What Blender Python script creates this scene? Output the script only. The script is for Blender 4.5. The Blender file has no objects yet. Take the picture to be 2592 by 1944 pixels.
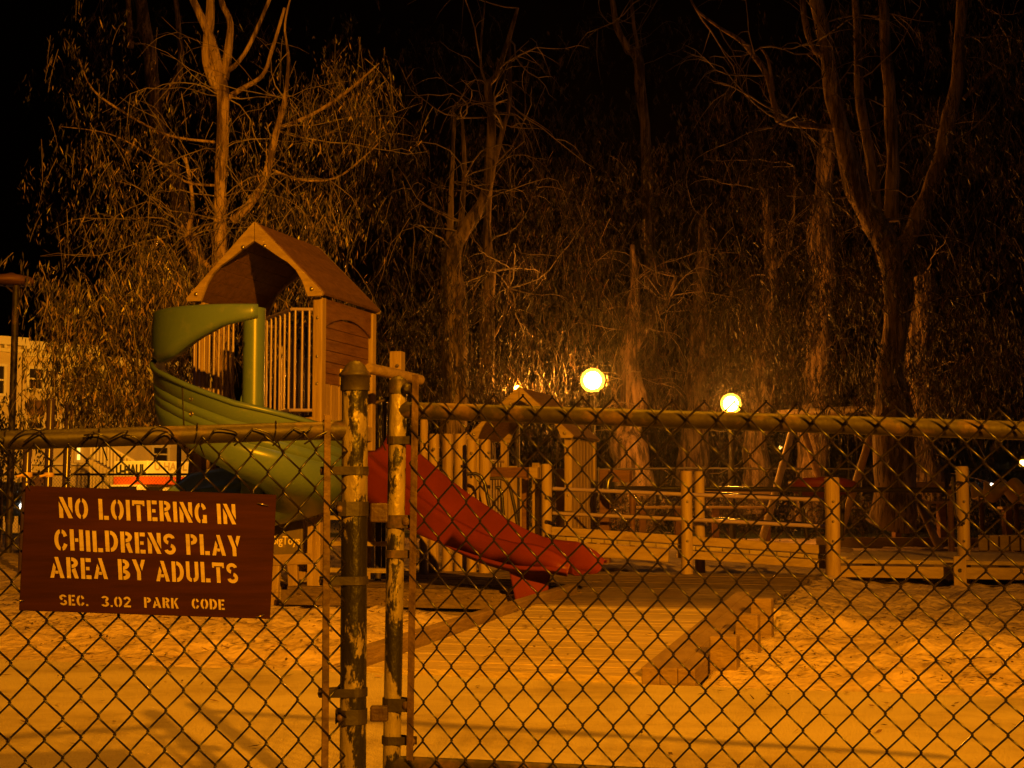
import bpy, math, random
import numpy as np
from mathutils import Vector, Matrix, noise as mnoise

random.seed(7)
RNG = np.random.default_rng(11)
sc = bpy.context.scene
COL = sc.collection
rad = math.radians

# ------------------------------------------------------------------ camera
F, CX, CY, H = 3700.0, 1296.0, 972.0, 1260.0
CAMZ = 0.92
PITCH = math.atan((H - CY) / F)
cam_d = bpy.data.cameras.new('camera')
cam_d.sensor_width = 36.0
cam_d.lens = F / 2592.0 * 36.0
cam_d.clip_start = 0.05
cam_d.clip_end = 1500
cam = bpy.data.objects.new('camera', cam_d)
cam.location = (0, 0, CAMZ)
cam.rotation_euler = (math.pi / 2 + PITCH, 0, 0)
COL.objects.link(cam)
sc.camera = cam

# ------------------------------------------------------------------ world, added lamps, exposure
SODIUM = (1.0, 0.325, 0.003)
w = bpy.data.worlds.new('World')
sc.world = w
w.use_nodes = True
nt = w.node_tree
bg = nt.nodes['Background']
sky = nt.nodes.new('ShaderNodeTexSky')
sky.sky_type = 'NISHITA'
sky.sun_disc = False
sky.sun_elevation = rad(-6)
sky.sun_rotation = rad(200)
nt.links.new(sky.outputs[0], bg.inputs[0])
bg.inputs[1].default_value = 0.012
sc.view_settings.view_transform = 'Standard'
sc.view_settings.look = 'None'
sc.view_settings.gamma = 1.0
sc.view_settings.exposure = 2.4
sc.cycles.max_bounces = 5
sc.cycles.sample_clamp_indirect = 3.0


def lamp_light(name, loc, target, power, size=150, blend=0.7, radius=0.12, color=SODIUM):
    d = bpy.data.lights.new(name, 'SPOT')
    d.energy = power
    d.color = color
    d.spot_size = rad(size)
    d.spot_blend = blend
    d.shadow_soft_size = radius
    o = bpy.data.objects.new(name, d)
    o.location = loc
    o.rotation_euler = (Vector(target) - Vector(loc)).to_track_quat('-Z', 'Y').to_euler()
    COL.objects.link(o)
    return o


KEY = (0.3, 6.1, 7.4)
lamp_light('sodium_lamp_light', KEY, (-0.6, 6.6, 0.0), 385, 71, 0.22)
BACK = (5.0, -9.0, 7.0)  # unseen floodlight added to light the tower front and the sign
lamp_light('sodium_lamp_light', BACK, (-1.2, 13.0, 1.5), 7600, 38, 0.9)
SIDE = (-5.7, 12.8, 7.3)
lamp_light('sodium_lamp_light', SIDE, (-3.9, 19.5, 4.4), 110, 125, 0.8)
STREET = (-12.5, 50.0, 6.8)
lamp_light('sodium_lamp_light', STREET, (-17.0, 60.0, 1.0), 1900, 165, 0.5, 0.2, (1.0, 0.36, 0.012))
GLINT = bpy.data.lights.new('glint_light', 'SUN')  # unseen weak light added for pale glints on the wire
GLINT.energy = 0.006
GLINT.angle = rad(0.5)
GLINT.color = (1.0, 0.9, 0.85)
mo = bpy.data.objects.new('glint_light', GLINT)
mo.rotation_euler = (rad(35), 0, rad(70))
COL.objects.link(mo)

# ------------------------------------------------------------------ projection helpers
_c, _s = math.cos(PITCH), math.sin(PITCH)


def ray(px, py):
    x = (px - CX) / F
    u = (CY - py) / F
    return Vector((x, _c - u * _s, _s + u * _c))


def P(px, py, d):
    """world point seen at a native pixel of the photo, d metres ahead"""
    r = ray(px, py)
    return Vector((0, 0, CAMZ)) + r * (d / r.y)


def G(px, py, z=0.0):
    r = ray(px, py)
    return Vector((0, 0, CAMZ)) + r * ((z - CAMZ) / r.z)


def mpp(d):
    return d / F


YAW = rad(17)
U = Vector((math.sin(YAW), math.cos(YAW), 0))      # away from the camera
V = Vector((math.cos(YAW), -math.sin(YAW), 0))     # to the right
ZV = Vector((0, 0, 1))
ORG = Vector((0.64, 7.32, 0))


def pg(a, b, z=0.0, o=ORG):
    return o + V * a + U * b + ZV * z


# ------------------------------------------------------------------ object helpers
def tag(o, label=None, cat=None, group=None, kind=None):
    if label: o['label'] = label
    if cat: o['category'] = cat
    if group: o['group'] = group
    if kind: o['kind'] = kind
    return o


def thing(name, label, cat, loc=(0, 0, 0), group=None):
    o = bpy.data.objects.new(name, None)
    o.location = loc
    COL.objects.link(o)
    return tag(o, label, cat, group)


class MB:
    def __init__(s):
        s.v, s.f, s.sm = [], [], []

    def add(s, verts, faces, smooth=False):
        n = len(s.v)
        s.v += [tuple(p) for p in verts]
        s.f += [tuple(i + n for i in f) for f in faces]
        s.sm += [smooth] * len(faces)
        return s

    def hexa(s, b, t):
        """b, t: 4 bottom and 4 top corner points in the same order"""
        return s.add(list(b) + list(t), [(3, 2, 1, 0), (4, 5, 6, 7), (0, 1, 5, 4), (1, 2, 6, 5), (2, 3, 7, 6), (3, 0, 4, 7)])

    def box(s, c, x, y, z):
        """c centre; x, y, z half-extent vectors"""
        c, x, y, z = Vector(c), Vector(x), Vector(y), Vector(z)
        b = [c - x - y - z, c + x - y - z, c + x + y - z, c - x + y - z]
        return s.hexa(b, [p + 2 * z for p in b])

    def beam(s, p, q, wdt, hgt, up=ZV):
        p, q = Vector(p), Vector(q)
        d = (q - p).normalized()
        r = d.cross(Vector(up))
        if r.length < 1e-5: r = d.cross(Vector((0, 1, 0)))
        r.normalize()
        n = r.cross(d).normalized()
        return s.box((p + q) / 2, r * wdt / 2, d * ((q - p).length / 2), n * hgt / 2)

    def tube(s, pts, r, n=8, caps=True, smooth=True):
        pts = [Vector(p) for p in pts]
        if not hasattr(r, '__len__'): r = [r] * len(pts)
        m = len(pts)
        ref = Vector((0.31, 0.87, 0.38))
        vs = []
        prev = None
        for i, p in enumerate(pts):
            t = pts[min(i + 1, m - 1)] - pts[max(i - 1, 0)]
            t.normalize()
            if prev is None:
                a = t.cross(ref)
                if a.length < 0.1: a = t.cross(Vector((1, 0, 0)))
            else:
                a = prev - t * prev.dot(t)
                if a.length < 1e-4: a = t.cross(ref)
            a.normalize()
            prev = a
            b = t.cross(a)
            for k in range(n):
                an = 2 * math.pi * k / n
                vs.append(p + (a * math.cos(an) + b * math.sin(an)) * r[i])
        fs = []
        for i in range(m - 1):
            for k in range(n):
                k2 = (k + 1) % n
                fs.append((i * n + k, i * n + k2, (i + 1) * n + k2, (i + 1) * n + k))
        s.add(vs, fs, smooth)
        if caps:
            s.add(vs[:n], [tuple(range(n))[::-1]])
            s.add(vs[-n:], [tuple(range(n))])
        return s

    def lathe(s, c, prof, n=20, ax=ZV, smooth=True):
        """prof: (radius, height) pairs along axis from c"""
        c, ax = Vector(c), Vector(ax).normalized()
        a = ax.cross(Vector((0.3, 0.9, 0.2))).normalized()
        b = ax.cross(a)
        vs = []
        for r, h in prof:
            for k in range(n):
                an = 2 * math.pi * k / n
                vs.append(c + ax * h + (a * math.cos(an) + b * math.sin(an)) * r)
        fs = []
        for i in range(len(prof) - 1):
            for k in range(n):
                k2 = (k + 1) % n
                fs.append((i * n + k, i * n + k2, (i + 1) * n + k2, (i + 1) * n + k))
        s.add(vs, fs, smooth)
        s.add(vs[:n], [tuple(range(n))[::-1]])
        s.add(vs[-n:], [tuple(range(n))])
        return s

    def prism(s, poly, d):
        """poly: 3-D points of a planar outline, extruded by vector d"""
        n = len(poly)
        d = Vector(d)
        vs = [Vector(p) for p in poly] + [Vector(p) + d for p in poly]
        fs = [tuple(range(n))[::-1], tuple(range(n, 2 * n))]
        fs += [(i, (i + 1) % n, n + (i + 1) % n, n + i) for i in range(n)]
        return s.add(vs, fs)

    def build(s, name, m, parent=None, bevel=0, solid=0):
        me = bpy.data.meshes.new(name)
        me.from_pydata(s.v, [], s.f)
        me.polygons.foreach_set('use_smooth', s.sm)
        me.materials.append(m)
        me.update()
        o = bpy.data.objects.new(name, me)
        COL.objects.link(o)
        if parent is not None:
            o.parent = parent
            o.matrix_parent_inverse = Matrix.Translation(-Vector(parent.location))
        if solid:
            md = o.modifiers.new('thick', 'SOLIDIFY'); md.thickness = solid; md.offset = 0
        if bevel:
            md = o.modifiers.new('edge', 'BEVEL'); md.width = bevel; md.segments = 2; md.limit_method = 'ANGLE'
        return o


def copy_thing(root, delta, label=None, group=None):
    r = root.copy(); COL.objects.link(r)
    r.location = Vector(root.location) + Vector(delta)
    if label: r['label'] = label
    if group: r['group'] = group
    for ch in list(root.children):
        c = ch.copy(); COL.objects.link(c); c.parent = r
        for g in list(ch.children):
            e = g.copy(); COL.objects.link(e); e.parent = c
    return r


# ------------------------------------------------------------------ materials
def mat(name, c1, c2=None, scale=6.0, rough=0.6, metal=0.0, bump=0.0, bscale=40.0, stretch=(1, 1, 1), detail=6.0,
        lo=0.35, hi=0.65, spec=0.4, c3=None, scale3=3.0, lo3=0.55, hi3=0.62, coat=0.0, island=0.0, bdist=0.02):
    m = bpy.data.materials.new(name)
    m.use_nodes = True
    t = m.node_tree
    N, L = t.nodes, t.links
    bs = N['Principled BSDF']
    bs.inputs['Roughness'].default_value = rough
    bs.inputs['Metallic'].default_value = metal
    bs.inputs['Specular IOR Level'].default_value = spec
    bs.inputs['Coat Weight'].default_value = coat
    c2 = c2 or c1
    tc = N.new('ShaderNodeTexCoord')
    mp = N.new('ShaderNodeMapping')
    mp.inputs['Scale'].default_value = stretch
    geo = N.new('ShaderNodeNewGeometry')
    L.new(geo.outputs['Position'], mp.inputs[0])
    nz = N.new('ShaderNodeTexNoise')
    nz.inputs['Scale'].default_value = scale
    nz.inputs['Detail'].default_value = detail
    nz.inputs['Roughness'].default_value = 0.62
    L.new(mp.outputs[0], nz.inputs[0])
    rp = N.new('ShaderNodeValToRGB')
    rp.color_ramp.elements[0].position = lo
    rp.color_ramp.elements[1].position = hi
    rp.color_ramp.elements[0].color = (*c1, 1)
    rp.color_ramp.elements[1].color = (*c2, 1)
    L.new(nz.outputs[0], rp.inputs[0])
    out = rp.outputs[0]
    if c3 is not None:
        n3 = N.new('ShaderNodeTexNoise')
        n3.inputs['Scale'].default_value = scale3
        n3.inputs['Detail'].default_value = 8
        n3.inputs['Roughness'].default_value = 0.7
        L.new(mp.outputs[0], n3.inputs[0])
        r3 = N.new('ShaderNodeMapRange')
        r3.inputs[1].default_value = lo3
        r3.inputs[2].default_value = hi3
        L.new(n3.outputs[0], r3.inputs[0])
        mx = N.new('ShaderNodeMix'); mx.data_type = 'RGBA'
        L.new(r3.outputs[0], mx.inputs[0])
        L.new(out, mx.inputs[6])
        mx.inputs[7].default_value = (*c3, 1)
        out = mx.outputs[2]
    if island:
        hs = N.new('ShaderNodeHueSaturation')
        ma = N.new('ShaderNodeMapRange')
        ma.inputs[3].default_value = 1 - island
        ma.inputs[4].default_value = 1 + island
        L.new(geo.outputs['Random Per Island'], ma.inputs[0])
        L.new(ma.outputs[0], hs.inputs['Value'])
        L.new(out, hs.inputs['Color'])
        out = hs.outputs[0]
    L.new(out, bs.inputs['Base Color'])
    if bump:
        n2 = N.new('ShaderNodeTexNoise')
        n2.inputs['Scale'].default_value = bscale
        n2.inputs['Detail'].default_value = 6
        L.new(mp.outputs[0], n2.inputs[0])
        bp = N.new('ShaderNodeBump')
        bp.inputs['Strength'].default_value = bump
        bp.inputs['Distance'].default_value = bdist
        L.new(n2.outputs[0], bp.inputs['Height'])
        L.new(bp.outputs[0], bs.inputs['Normal'])
    return m


def emit(name, col, strength):
    m = bpy.data.materials.new(name)
    m.use_nodes = True
    b = m.node_tree.nodes['Principled BSDF']
    b.inputs['Base Color'].default_value = (0.5, 0.5, 0.5, 1)
    b.inputs['Emission Color'].default_value = (*col, 1)
    b.inputs['Emission Strength'].default_value = strength
    return m


def leafmat(name, dark, light, dead, dead_share=0.25, rough=0.42):
    m = bpy.data.materials.new(name)
    m.use_nodes = True
    t = m.node_tree
    N, L = t.nodes, t.links
    bs = N['Principled BSDF']
    bs.inputs['Roughness'].default_value = rough
    geo = N.new('ShaderNodeNewGeometry')
    rp = N.new('ShaderNodeValToRGB')
    e = rp.color_ramp.elements
    e[0].position = 0; e[0].color = (*dark, 1)
    e[1].position = 1 - dead_share; e[1].color = (*light, 1)
    x = e.new(min(0.99, 1 - dead_share + 0.02)); x.color = (*dead, 1)
    L.new(geo.outputs['Random Per Island'], rp.inputs[0])
    L.new(rp.outputs[0], bs.inputs['Base Color'])
    tr = N.new('ShaderNodeBsdfTranslucent')
    L.new(rp.outputs[0], tr.inputs[0])
    mx = N.new('ShaderNodeMixShader')
    mx.inputs[0].default_value = 0.3
    L.new(bs.outputs[0], mx.inputs[1])
    L.new(tr.outputs[0], mx.inputs[2])
    L.new(mx.outputs[0], N['Material Output'].inputs[0])
    return m


M = {}
M['sand'] = mat('sand', (0.31, 0.235, 0.16), (0.43, 0.34, 0.24), 2.2, 0.95, bump=0.7, bscale=15, bdist=0.045, spec=0.1, c3=(0.15, 0.10, 0.06), scale3=3.5, lo3=0.56, hi3=0.74)
M['path'] = mat('path_grit', (0.34, 0.29, 0.21), (0.41, 0.355, 0.26), 1.5, 0.9, bump=0.6, bscale=110, bdist=0.02, spec=0.15, c3=(0.20, 0.155, 0.10), scale3=1.1, lo3=0.47, hi3=0.72)
M['mulch'] = mat('mulch', (0.10, 0.06, 0.035), (0.34, 0.22, 0.12), 26, 0.9, bump=1.0, bscale=30, lo=0.4, hi=0.62)
M['grass'] = mat('grass', (0.035, 0.05, 0.02), (0.07, 0.09, 0.035), 14, 0.9, bump=0.8, bscale=40)
M['asphalt'] = mat('asphalt', (0.05, 0.05, 0.05), (0.07, 0.068, 0.065), 3, 0.85, bump=0.2, bscale=90)
M['deck_light'] = mat('weathered_deck', (0.25, 0.19, 0.13), (0.37, 0.295, 0.21), 5, 0.8, bump=0.5, bscale=18, stretch=(0.6, 6, 6), island=0.16, c3=(0.16, 0.12, 0.08), scale3=2, lo3=0.55, hi3=0.8)
M['deck_dark'] = mat('old_shaded_deck', (0.075, 0.05, 0.032), (0.15, 0.105, 0.07), 5, 0.75, bump=0.5, bscale=18, stretch=(0.6, 6, 6), island=0.2)  # old boards; the shade over the cross deck is in their colour
M['timber'] = mat('yellow_timber', (0.24, 0.165, 0.085), (0.34, 0.245, 0.13), 4, 0.62, bump=0.25, bscale=16, stretch=(5, 5, 0.5), c3=(0.14, 0.085, 0.04), scale3=1.6, lo3=0.56, hi3=0.72)
M['timber_h'] = mat('yellow_timber_board', (0.23, 0.16, 0.08), (0.33, 0.24, 0.13), 4, 0.62, bump=0.25, bscale=16, stretch=(0.6, 4, 5), c3=(0.14, 0.085, 0.04), scale3=1.6, lo3=0.56, hi3=0.72)
M['timber_red'] = mat('stained_timber', (0.10, 0.045, 0.022), (0.165, 0.08, 0.04), 4, 0.6, bump=0.3, bscale=14, stretch=(1, 1, 7))
M['roofwood'] = mat('roof_plank', (0.10, 0.048, 0.026), (0.16, 0.08, 0.045), 5, 0.65, bump=0.4, bscale=14, stretch=(3, 3, 3), island=0.12)
M['green'] = mat('green_plastic', (0.09, 0.148, 0.2), (0.102, 0.166, 0.22), 1.2, 0.33, bump=0.05, bscale=6, spec=0.5, c3=(0.17, 0.21, 0.2), scale3=7, lo3=0.55, hi3=0.8)
M['red'] = mat('red_plastic', (0.11, 0.015, 0.006), (0.155, 0.022, 0.008), 2, 0.48, bump=0.04, bscale=6, spec=0.3, c3=(0.19, 0.03, 0.017), scale3=6, lo3=0.6, hi3=0.8)
M['yellow'] = mat('yellow_plastic', (0.62, 0.40, 0.05), None, 2, 0.3)
M['pinkpipe'] = mat('mauve_coated_pipe', (0.24, 0.18, 0.5), (0.30, 0.23, 0.58), 6, 0.26, spec=0.5)
M['bluepipe'] = mat('indigo_coated_pipe', (0.045, 0.03, 0.10), (0.06, 0.04, 0.13), 6, 0.25, spec=0.6)
M['blackpipe'] = mat('black_coated_pipe', (0.018, 0.014, 0.014), None, 6, 0.25, spec=0.6)
M['galv'] = mat('galvanised_pipe', (0.017, 0.012, 0.008), (0.036, 0.028, 0.02), 9, 0.55, 0.2, bump=0.15, bscale=40, c3=(0.10, 0.06, 0.03), scale3=7, lo3=0.53, hi3=0.66)
M['galv_peel'] = mat('peeling_painted_pipe', (0.15, 0.12, 0.085), (0.25, 0.205, 0.15), 8, 0.36, 0.15, bump=0.3, bscale=60, stretch=(1, 1, 0.45), c3=(0.014, 0.012, 0.011), scale3=9, lo3=0.485, hi3=0.515)
M['rust_bar'] = mat('rusty_bar', (0.035, 0.019, 0.01), (0.11, 0.068, 0.04), 16, 0.65, 0.2, bump=0.3, bscale=60)
M['brown_metal'] = mat('rusted_casting', (0.03, 0.016, 0.009), (0.07, 0.04, 0.022), 12, 0.6, 0.1, bump=0.3, bscale=50)
M['wire'] = mat('dark_wire', (0.005, 0.004, 0.0035), (0.012, 0.008, 0.006), 30, 0.24, 0.0, spec=0.3)
M['farwire'] = mat('far_wire', (0.02, 0.015, 0.012), None, 5, 0.5)
M['signwood'] = mat('sign_plywood', (0.018, 0.0042, 0.002), (0.034, 0.0085, 0.004), 4, 0.85, spec=0.12, bump=0.06, bscale=20, stretch=(0.7, 1, 9))
M['signpaint'] = mat('yellow_stencil_paint', (0.29, 0.23, 0.14), (0.39, 0.32, 0.2), 6, 0.6, stretch=(0.7, 1, 9), c3=(0.10, 0.05, 0.02), scale3=9, lo3=0.6, hi3=0.75)
M['bolt'] = mat('steel_bolt', (0.35, 0.3, 0.26), None, 5, 0.3, 0.9)
M['bark'] = mat('eucalyptus_bark', (0.12, 0.08, 0.05), (0.32, 0.225, 0.15), 2.2, 0.85, bump=1.0, bscale=6, bdist=0.08, stretch=(4, 4, 0.6), c3=(0.04, 0.025, 0.018), scale3=1.7, lo3=0.46, hi3=0.56)
M['bark_lit'] = mat('lit_pale_bark', (0.20, 0.125, 0.07), (0.46, 0.32, 0.20), 2.2, 0.8, bump=1.0, bscale=6, bdist=0.08, stretch=(4, 4, 0.6), c3=(0.07, 0.04, 0.025), scale3=1.7, lo3=0.48, hi3=0.58)  # pale bark, made lighter still to stand for lamplight on the trunks
M['kerbwood'] = mat('kerb_timber', (0.11, 0.07, 0.034), (0.19, 0.13, 0.07), 4, 0.75, bump=0.4, bscale=16, stretch=(2, 0.6, 5), c3=(0.14, 0.085, 0.045), scale3=2.2, lo3=0.52, hi3=0.7)
M['twig'] = mat('pale_twig', (0.08, 0.055, 0.038), (0.30, 0.23, 0.17), 1.4, 0.6)
M['leaf'] = leafmat('eucalyptus_leaf', (0.025, 0.025, 0.014), (0.13, 0.105, 0.055), (0.40, 0.27, 0.15), 0.16, 0.3)  # raised tone also carries the lamplight on the left foliage
M['leaf_dark'] = leafmat('leaf_shade_tone', (0.010, 0.009, 0.005), (0.034, 0.026, 0.015), (0.10, 0.055, 0.028), 0.15, 0.5)  # darker copy of the leaf, with the unlit canopy's shade in its colour
M['litter'] = leafmat('dry_leaf', (0.04, 0.025, 0.015), (0.13, 0.075, 0.04), (0.30, 0.2, 0.12), 0.2, 0.8)
M['cream'] = mat('cream_render', (0.52, 0.43, 0.30), (0.58, 0.48, 0.34), 0.8, 0.8, bump=0.1, bscale=10)
M['trim'] = mat('white_trim', (0.66, 0.6, 0.5), None, 2, 0.7)
M['glass'] = mat('dark_pane', (0.025, 0.02, 0.02), None, 2, 0.1, spec=0.6)
M['brown'] = mat('brown_paint', (0.12, 0.06, 0.035), None, 2, 0.7)
M['truckwhite'] = mat('truck_white', (0.68, 0.66, 0.6), None, 2, 0.45)
M['truckorange'] = mat('truck_orange', (0.62, 0.13, 0.03), None, 2, 0.45)
M['darktext'] = mat('dark_lettering', (0.03, 0.03, 0.035), None, 2, 0.5)
M['palelogo'] = mat('ochre_lettering', (0.40, 0.32, 0.18), None, 2, 0.6)
M['rubber'] = mat('tyre_rubber', (0.02, 0.02, 0.02), None, 2, 0.8)
M['carpaint'] = mat('dark_car_paint', (0.03, 0.035, 0.04), None, 2, 0.25, coat=0.5)
M['signblue'] = mat('maker_plate', (0.10, 0.085, 0.075), (0.14, 0.11, 0.09), 5, 0.5, c3=(0.25, 0.19, 0.11), scale3=6, lo3=0.55, hi3=0.7)
M['lettering'] = mat('pale_lettering', (0.7, 0.6, 0.45), None, 2, 0.6)
M['concrete'] = mat('concrete', (0.25, 0.23, 0.2), (0.33, 0.3, 0.27), 4, 0.9)
M['globe'] = emit('sodium_globe', (1.0, 0.31, 0.02), 330)
M['halo_shell'] = emit('frosted_halo_globe', (1.0, 0.40, 0.012), 0.34)  # emitting outer shell, also draws the orange halo round the bulb
M['halo_shell'].node_tree.nodes['Principled BSDF'].inputs['Base Color'].default_value = (0.02, 0.01, 0.0, 1)
_t = M['halo_shell'].node_tree
_tr = _t.nodes.new('ShaderNodeBsdfTransparent'); _mx = _t.nodes.new('ShaderNodeMixShader')
_mx.inputs[0].default_value = 0.5
_t.links.new(_tr.outputs[0], _mx.inputs[1]); _t.links.new(_t.nodes['Principled BSDF'].outputs[0], _mx.inputs[2])
_t.links.new(_mx.outputs[0], _t.nodes['Material Output'].inputs[0])
M['globe_far'] = emit('sodium_globe_far', (1.0, 0.5, 0.08), 14)
M['lit_window'] = emit('lit_window', (1.0, 0.62, 0.12), 0.28)
M['headlight'] = emit('car_headlight', (1.0, 0.93, 0.78), 4.0)
M['lamphead'] = emit('lamp_lens', SODIUM, 6.0)


# ------------------------------------------------------------------ terrain
def smooth(a, b, x):
    t = min(1, max(0, (x - a) / (b - a)))
    return t * t * (3 - 2 * t)


def terr(x, y):
    z = 0.0
    z += smooth(36, 52, y) * (-0.6 + 1.5 * smooth(-8, 16, x))
    return z


def sand_h(x, y):
    q = Vector((x, y, 0)) - ORG
    a, b = q.dot(V), q.dot(U)
    z = terr(x, y)
    k = smooth(-0.05, 0.5, b) * (1 - smooth(16, 26, b))
    p = Vector((x * 1.0, y * 1.0, 0))
    n = mnoise.noise(p * 1.3) * 0.04 + mnoise.noise(p * 3.6) * 0.055 + abs(mnoise.noise(p * 6.5)) * 0.05 + mnoise.noise(p * 14.0) * 0.012
    z += k * (n + 0.02)
    if a < -1.6: z += k * 0.07 * smooth(0.2, 3.5, b) * smooth(-1.6, -2.2, a)
    if a > 0.15 and 2.2 < b < 9: z += 0.10 * math.exp(-((a - 0.15) / 0.55) ** 2) * smooth(2.2, 3.4, b) * (1 - smooth(7.9, 8.8, b))
    # heap of sand under the post at the end of the ramp deck
    h = pg(1.95, 6.6)
    z += 0.10 * math.exp(-((x - h.x) ** 2 + (y - h.y) ** 2) / 0.22)
    # under the boards the sand is scraped low
    if -1.6 < a < 0.28 and -0.2 < b < 3.2: z = terr(x, y) - 0.05
    if -4.5 < a < 0.12 and 3.0 < b < 8.3: z = terr(x, y) - 0.05
    if b < -0.02: z -= 0.03
    return z


def axis(lo, hi, d0, d1, step, grow, far_lo, far_hi):
    xs = list(np.arange(d0, d1, step))
    s = step; x = d1
    while x < far_hi:
        xs.append(x); s *= grow; x += s
    s = step; x = d0 - step
    while x > far_lo:
        xs.append(x); s *= grow; x -= s
    return sorted(xs) + [far_hi + s]


xs = axis(0, 0, -5.2, 6.2, 0.06, 1.12, -400, 400)
ys = axis(0, 0, 6.2, 17.5, 0.065, 1.07, -120, 600)
vs, fs = [], []
for y in ys:
    for x in xs:
        vs.append((x, y, sand_h(x, y) if 4 < y < 60 else terr(x, y) - (0.03 if y < 6.2 else 0)))
nx = len(xs)
for j in range(len(ys) - 1):
    for i in range(nx - 1):
        k = j * nx + i
        fs.append((k, k + 1, k + nx + 1, k + nx))
tag(MB().add(vs, fs, True).build('ground', M['sand']), kind='structure')


def sheet(name, m, quad, nx_, ny_, zf, kind='structure'):
    vs, fs = [], []
    for j in range(ny_ + 1):
        for i in range(nx_ + 1):
            s, t = i / nx_, j / ny_
            p = (quad[0] * (1 - s) + quad[1] * s) * (1 - t) + (quad[3] * (1 - s) + quad[2] * s) * t
            vs.append((p.x, p.y, zf(p.x, p.y)))
    n = nx_ + 1
    for j in range(ny_):
        for i in range(nx_):
            k = j * n + i
            fs.append((k, k + 1, k + n + 1, k + n))
    return tag(MB().add(vs, fs, True).build(name, m), kind=kind)


def path_h(x, y):
    p = Vector((x, y, 0))
    return 0.006 + 0.008 * mnoise.noise(p * 0.9) + 0.004 * mnoise.noise(p * 3.1)


sheet('path', M['path'], [pg(-14, -14), pg(14, -14), pg(14, 0), pg(-14, 0)], 200, 110, path_h)
# lawn, street and wood chips further off
sheet('lawn', M['grass'], [Vector((-60, 36, 0)), Vector((60, 31, 0)), Vector((60, 48, 0)), Vector((-60, 48, 0))], 60, 20, lambda x, y: terr(x, y) + 0.02)
sheet('road', M['asphalt'], [Vector((-120, 49, 0)), Vector((120, 49, 0)), Vector((120, 63, 0)), Vector((-120, 63, 0))], 120, 12, lambda x, y: terr(x, y) + 0.03)
sheet('wood_chips', M['mulch'], [pg(0.2, 11.5), pg(9.5, 11.5), pg(9.5, 20), pg(0.2, 20)], 120, 110,
      lambda x, y: terr(x, y) + 0.05 + 0.04 * mnoise.noise(Vector((x * 2, y * 2, 3))) + 0.02 * mnoise.noise(Vector((x * 9, y * 9, 1))))

# ------------------------------------------------------------------ boardwalk ramp and cross deck (structure)
mb = MB()
b = 0.0
while b < 3.16:
    zz = 0.02 + 0.10 * b / 3.16
    c = pg(-0.735, b + 0.07, zz + random.uniform(-0.003, 0.003))
    mb.box(c, V * 0.735, U * 0.0665 + ZV * 0.002, ZV * 0.02)
    b += 0.14
tag(mb.build('boardwalk_ramp', M['deck_light'], bevel=0.004), kind='structure')
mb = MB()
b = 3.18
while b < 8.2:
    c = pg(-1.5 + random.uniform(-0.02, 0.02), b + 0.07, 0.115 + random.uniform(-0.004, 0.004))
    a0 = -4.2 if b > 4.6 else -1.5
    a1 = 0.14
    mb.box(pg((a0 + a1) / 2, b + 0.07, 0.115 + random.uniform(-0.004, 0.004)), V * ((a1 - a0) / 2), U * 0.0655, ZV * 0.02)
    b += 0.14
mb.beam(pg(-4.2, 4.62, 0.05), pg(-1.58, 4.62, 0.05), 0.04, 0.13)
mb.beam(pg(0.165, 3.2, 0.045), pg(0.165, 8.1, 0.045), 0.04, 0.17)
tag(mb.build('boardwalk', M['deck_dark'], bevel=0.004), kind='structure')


def kerb(label, lines, posts, m=M['kerbwood']):
    t = thing('timber_kerb', label, 'kerb', lines[0][0], 'timber kerbs along the boardwalk ramp')
    for p, q, wd, hg in lines:
        MB().beam(p, q, wd, hg).build('beam', m, t, bevel=0.006)
    for p, wd, hg in posts:
        MB().box(Vector(p) + ZV * (hg / 2 - 0.1), V * wd / 2, U * wd / 2, ZV * (hg / 2 + 0.1)).build('post', M['kerbwood'], t, bevel=0.008)
    return t


kerb('long low timber kerb along the left side of the boardwalk ramp, beside the sand',
     [(pg(-1.53, 0.0, 0.06), pg(-1.53, 4.5, 0.15), 0.09, 0.13)], [])
kerb('stepped timber kerb with three stub posts on the right side of the boardwalk ramp',
     [(pg(0.045, 0.0, 0.035), pg(0.045, 3.25, 0.21), 0.09, 0.10), (pg(0.134, 0.005, 0.035), pg(0.134, 3.0, 0.195), 0.087, 0.098), (pg(0.222, 0.01, 0.034), pg(0.222, 2.4, 0.162), 0.087, 0.096)],
     [(pg(0.345, 0.45), 0.14, 0.21), (pg(0.34, 1.35), 0.13, 0.25), (pg(0.32, 2.15), 0.13, 0.29)])

# ------------------------------------------------------------------ fallen leaves (stuff)
def kites(cent, length, width, dirs, side, name, m, parent=None):
    """leaf-shaped quads: centres Nx3, unit dirs Nx3 along the leaf, unit side Nx3 across"""
    n = len(cent)
    L = (length / 2)[:, None] * dirs
    Wd = (width / 2)[:, None] * side
    v = np.empty((n, 4, 3))
    v[:, 0] = cent - L
    v[:, 1] = cent + Wd - L * 0.15
    v[:, 2] = cent + L
    v[:, 3] = cent - Wd - L * 0.15
    me = bpy.data.meshes.new(name)
    me.vertices.add(4 * n)
    me.vertices.foreach_set('co', v.reshape(-1))
    me.loops.add(4 * n)
    me.loops.foreach_set('vertex_index', np.arange(4 * n, dtype=np.int32))
    me.polygons.add(n)
    me.polygons.foreach_set('loop_start', np.arange(0, 4 * n, 4, dtype=np.int32))
    me.polygons.foreach_set('loop_total', np.full(n, 4, dtype=np.int32))
    me.update(calc_edges=True)
    me.materials.append(m)
    o = bpy.data.objects.new(name, me)
    COL.objects.link(o)
    if parent is not None:
        o.parent = parent
        o.matrix_parent_inverse = Matrix.Translation(-Vector(parent.location))
    return o


def unit(a):
    return a / np.maximum(1e-9, np.linalg.norm(a, axis=1))[:, None]


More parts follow.
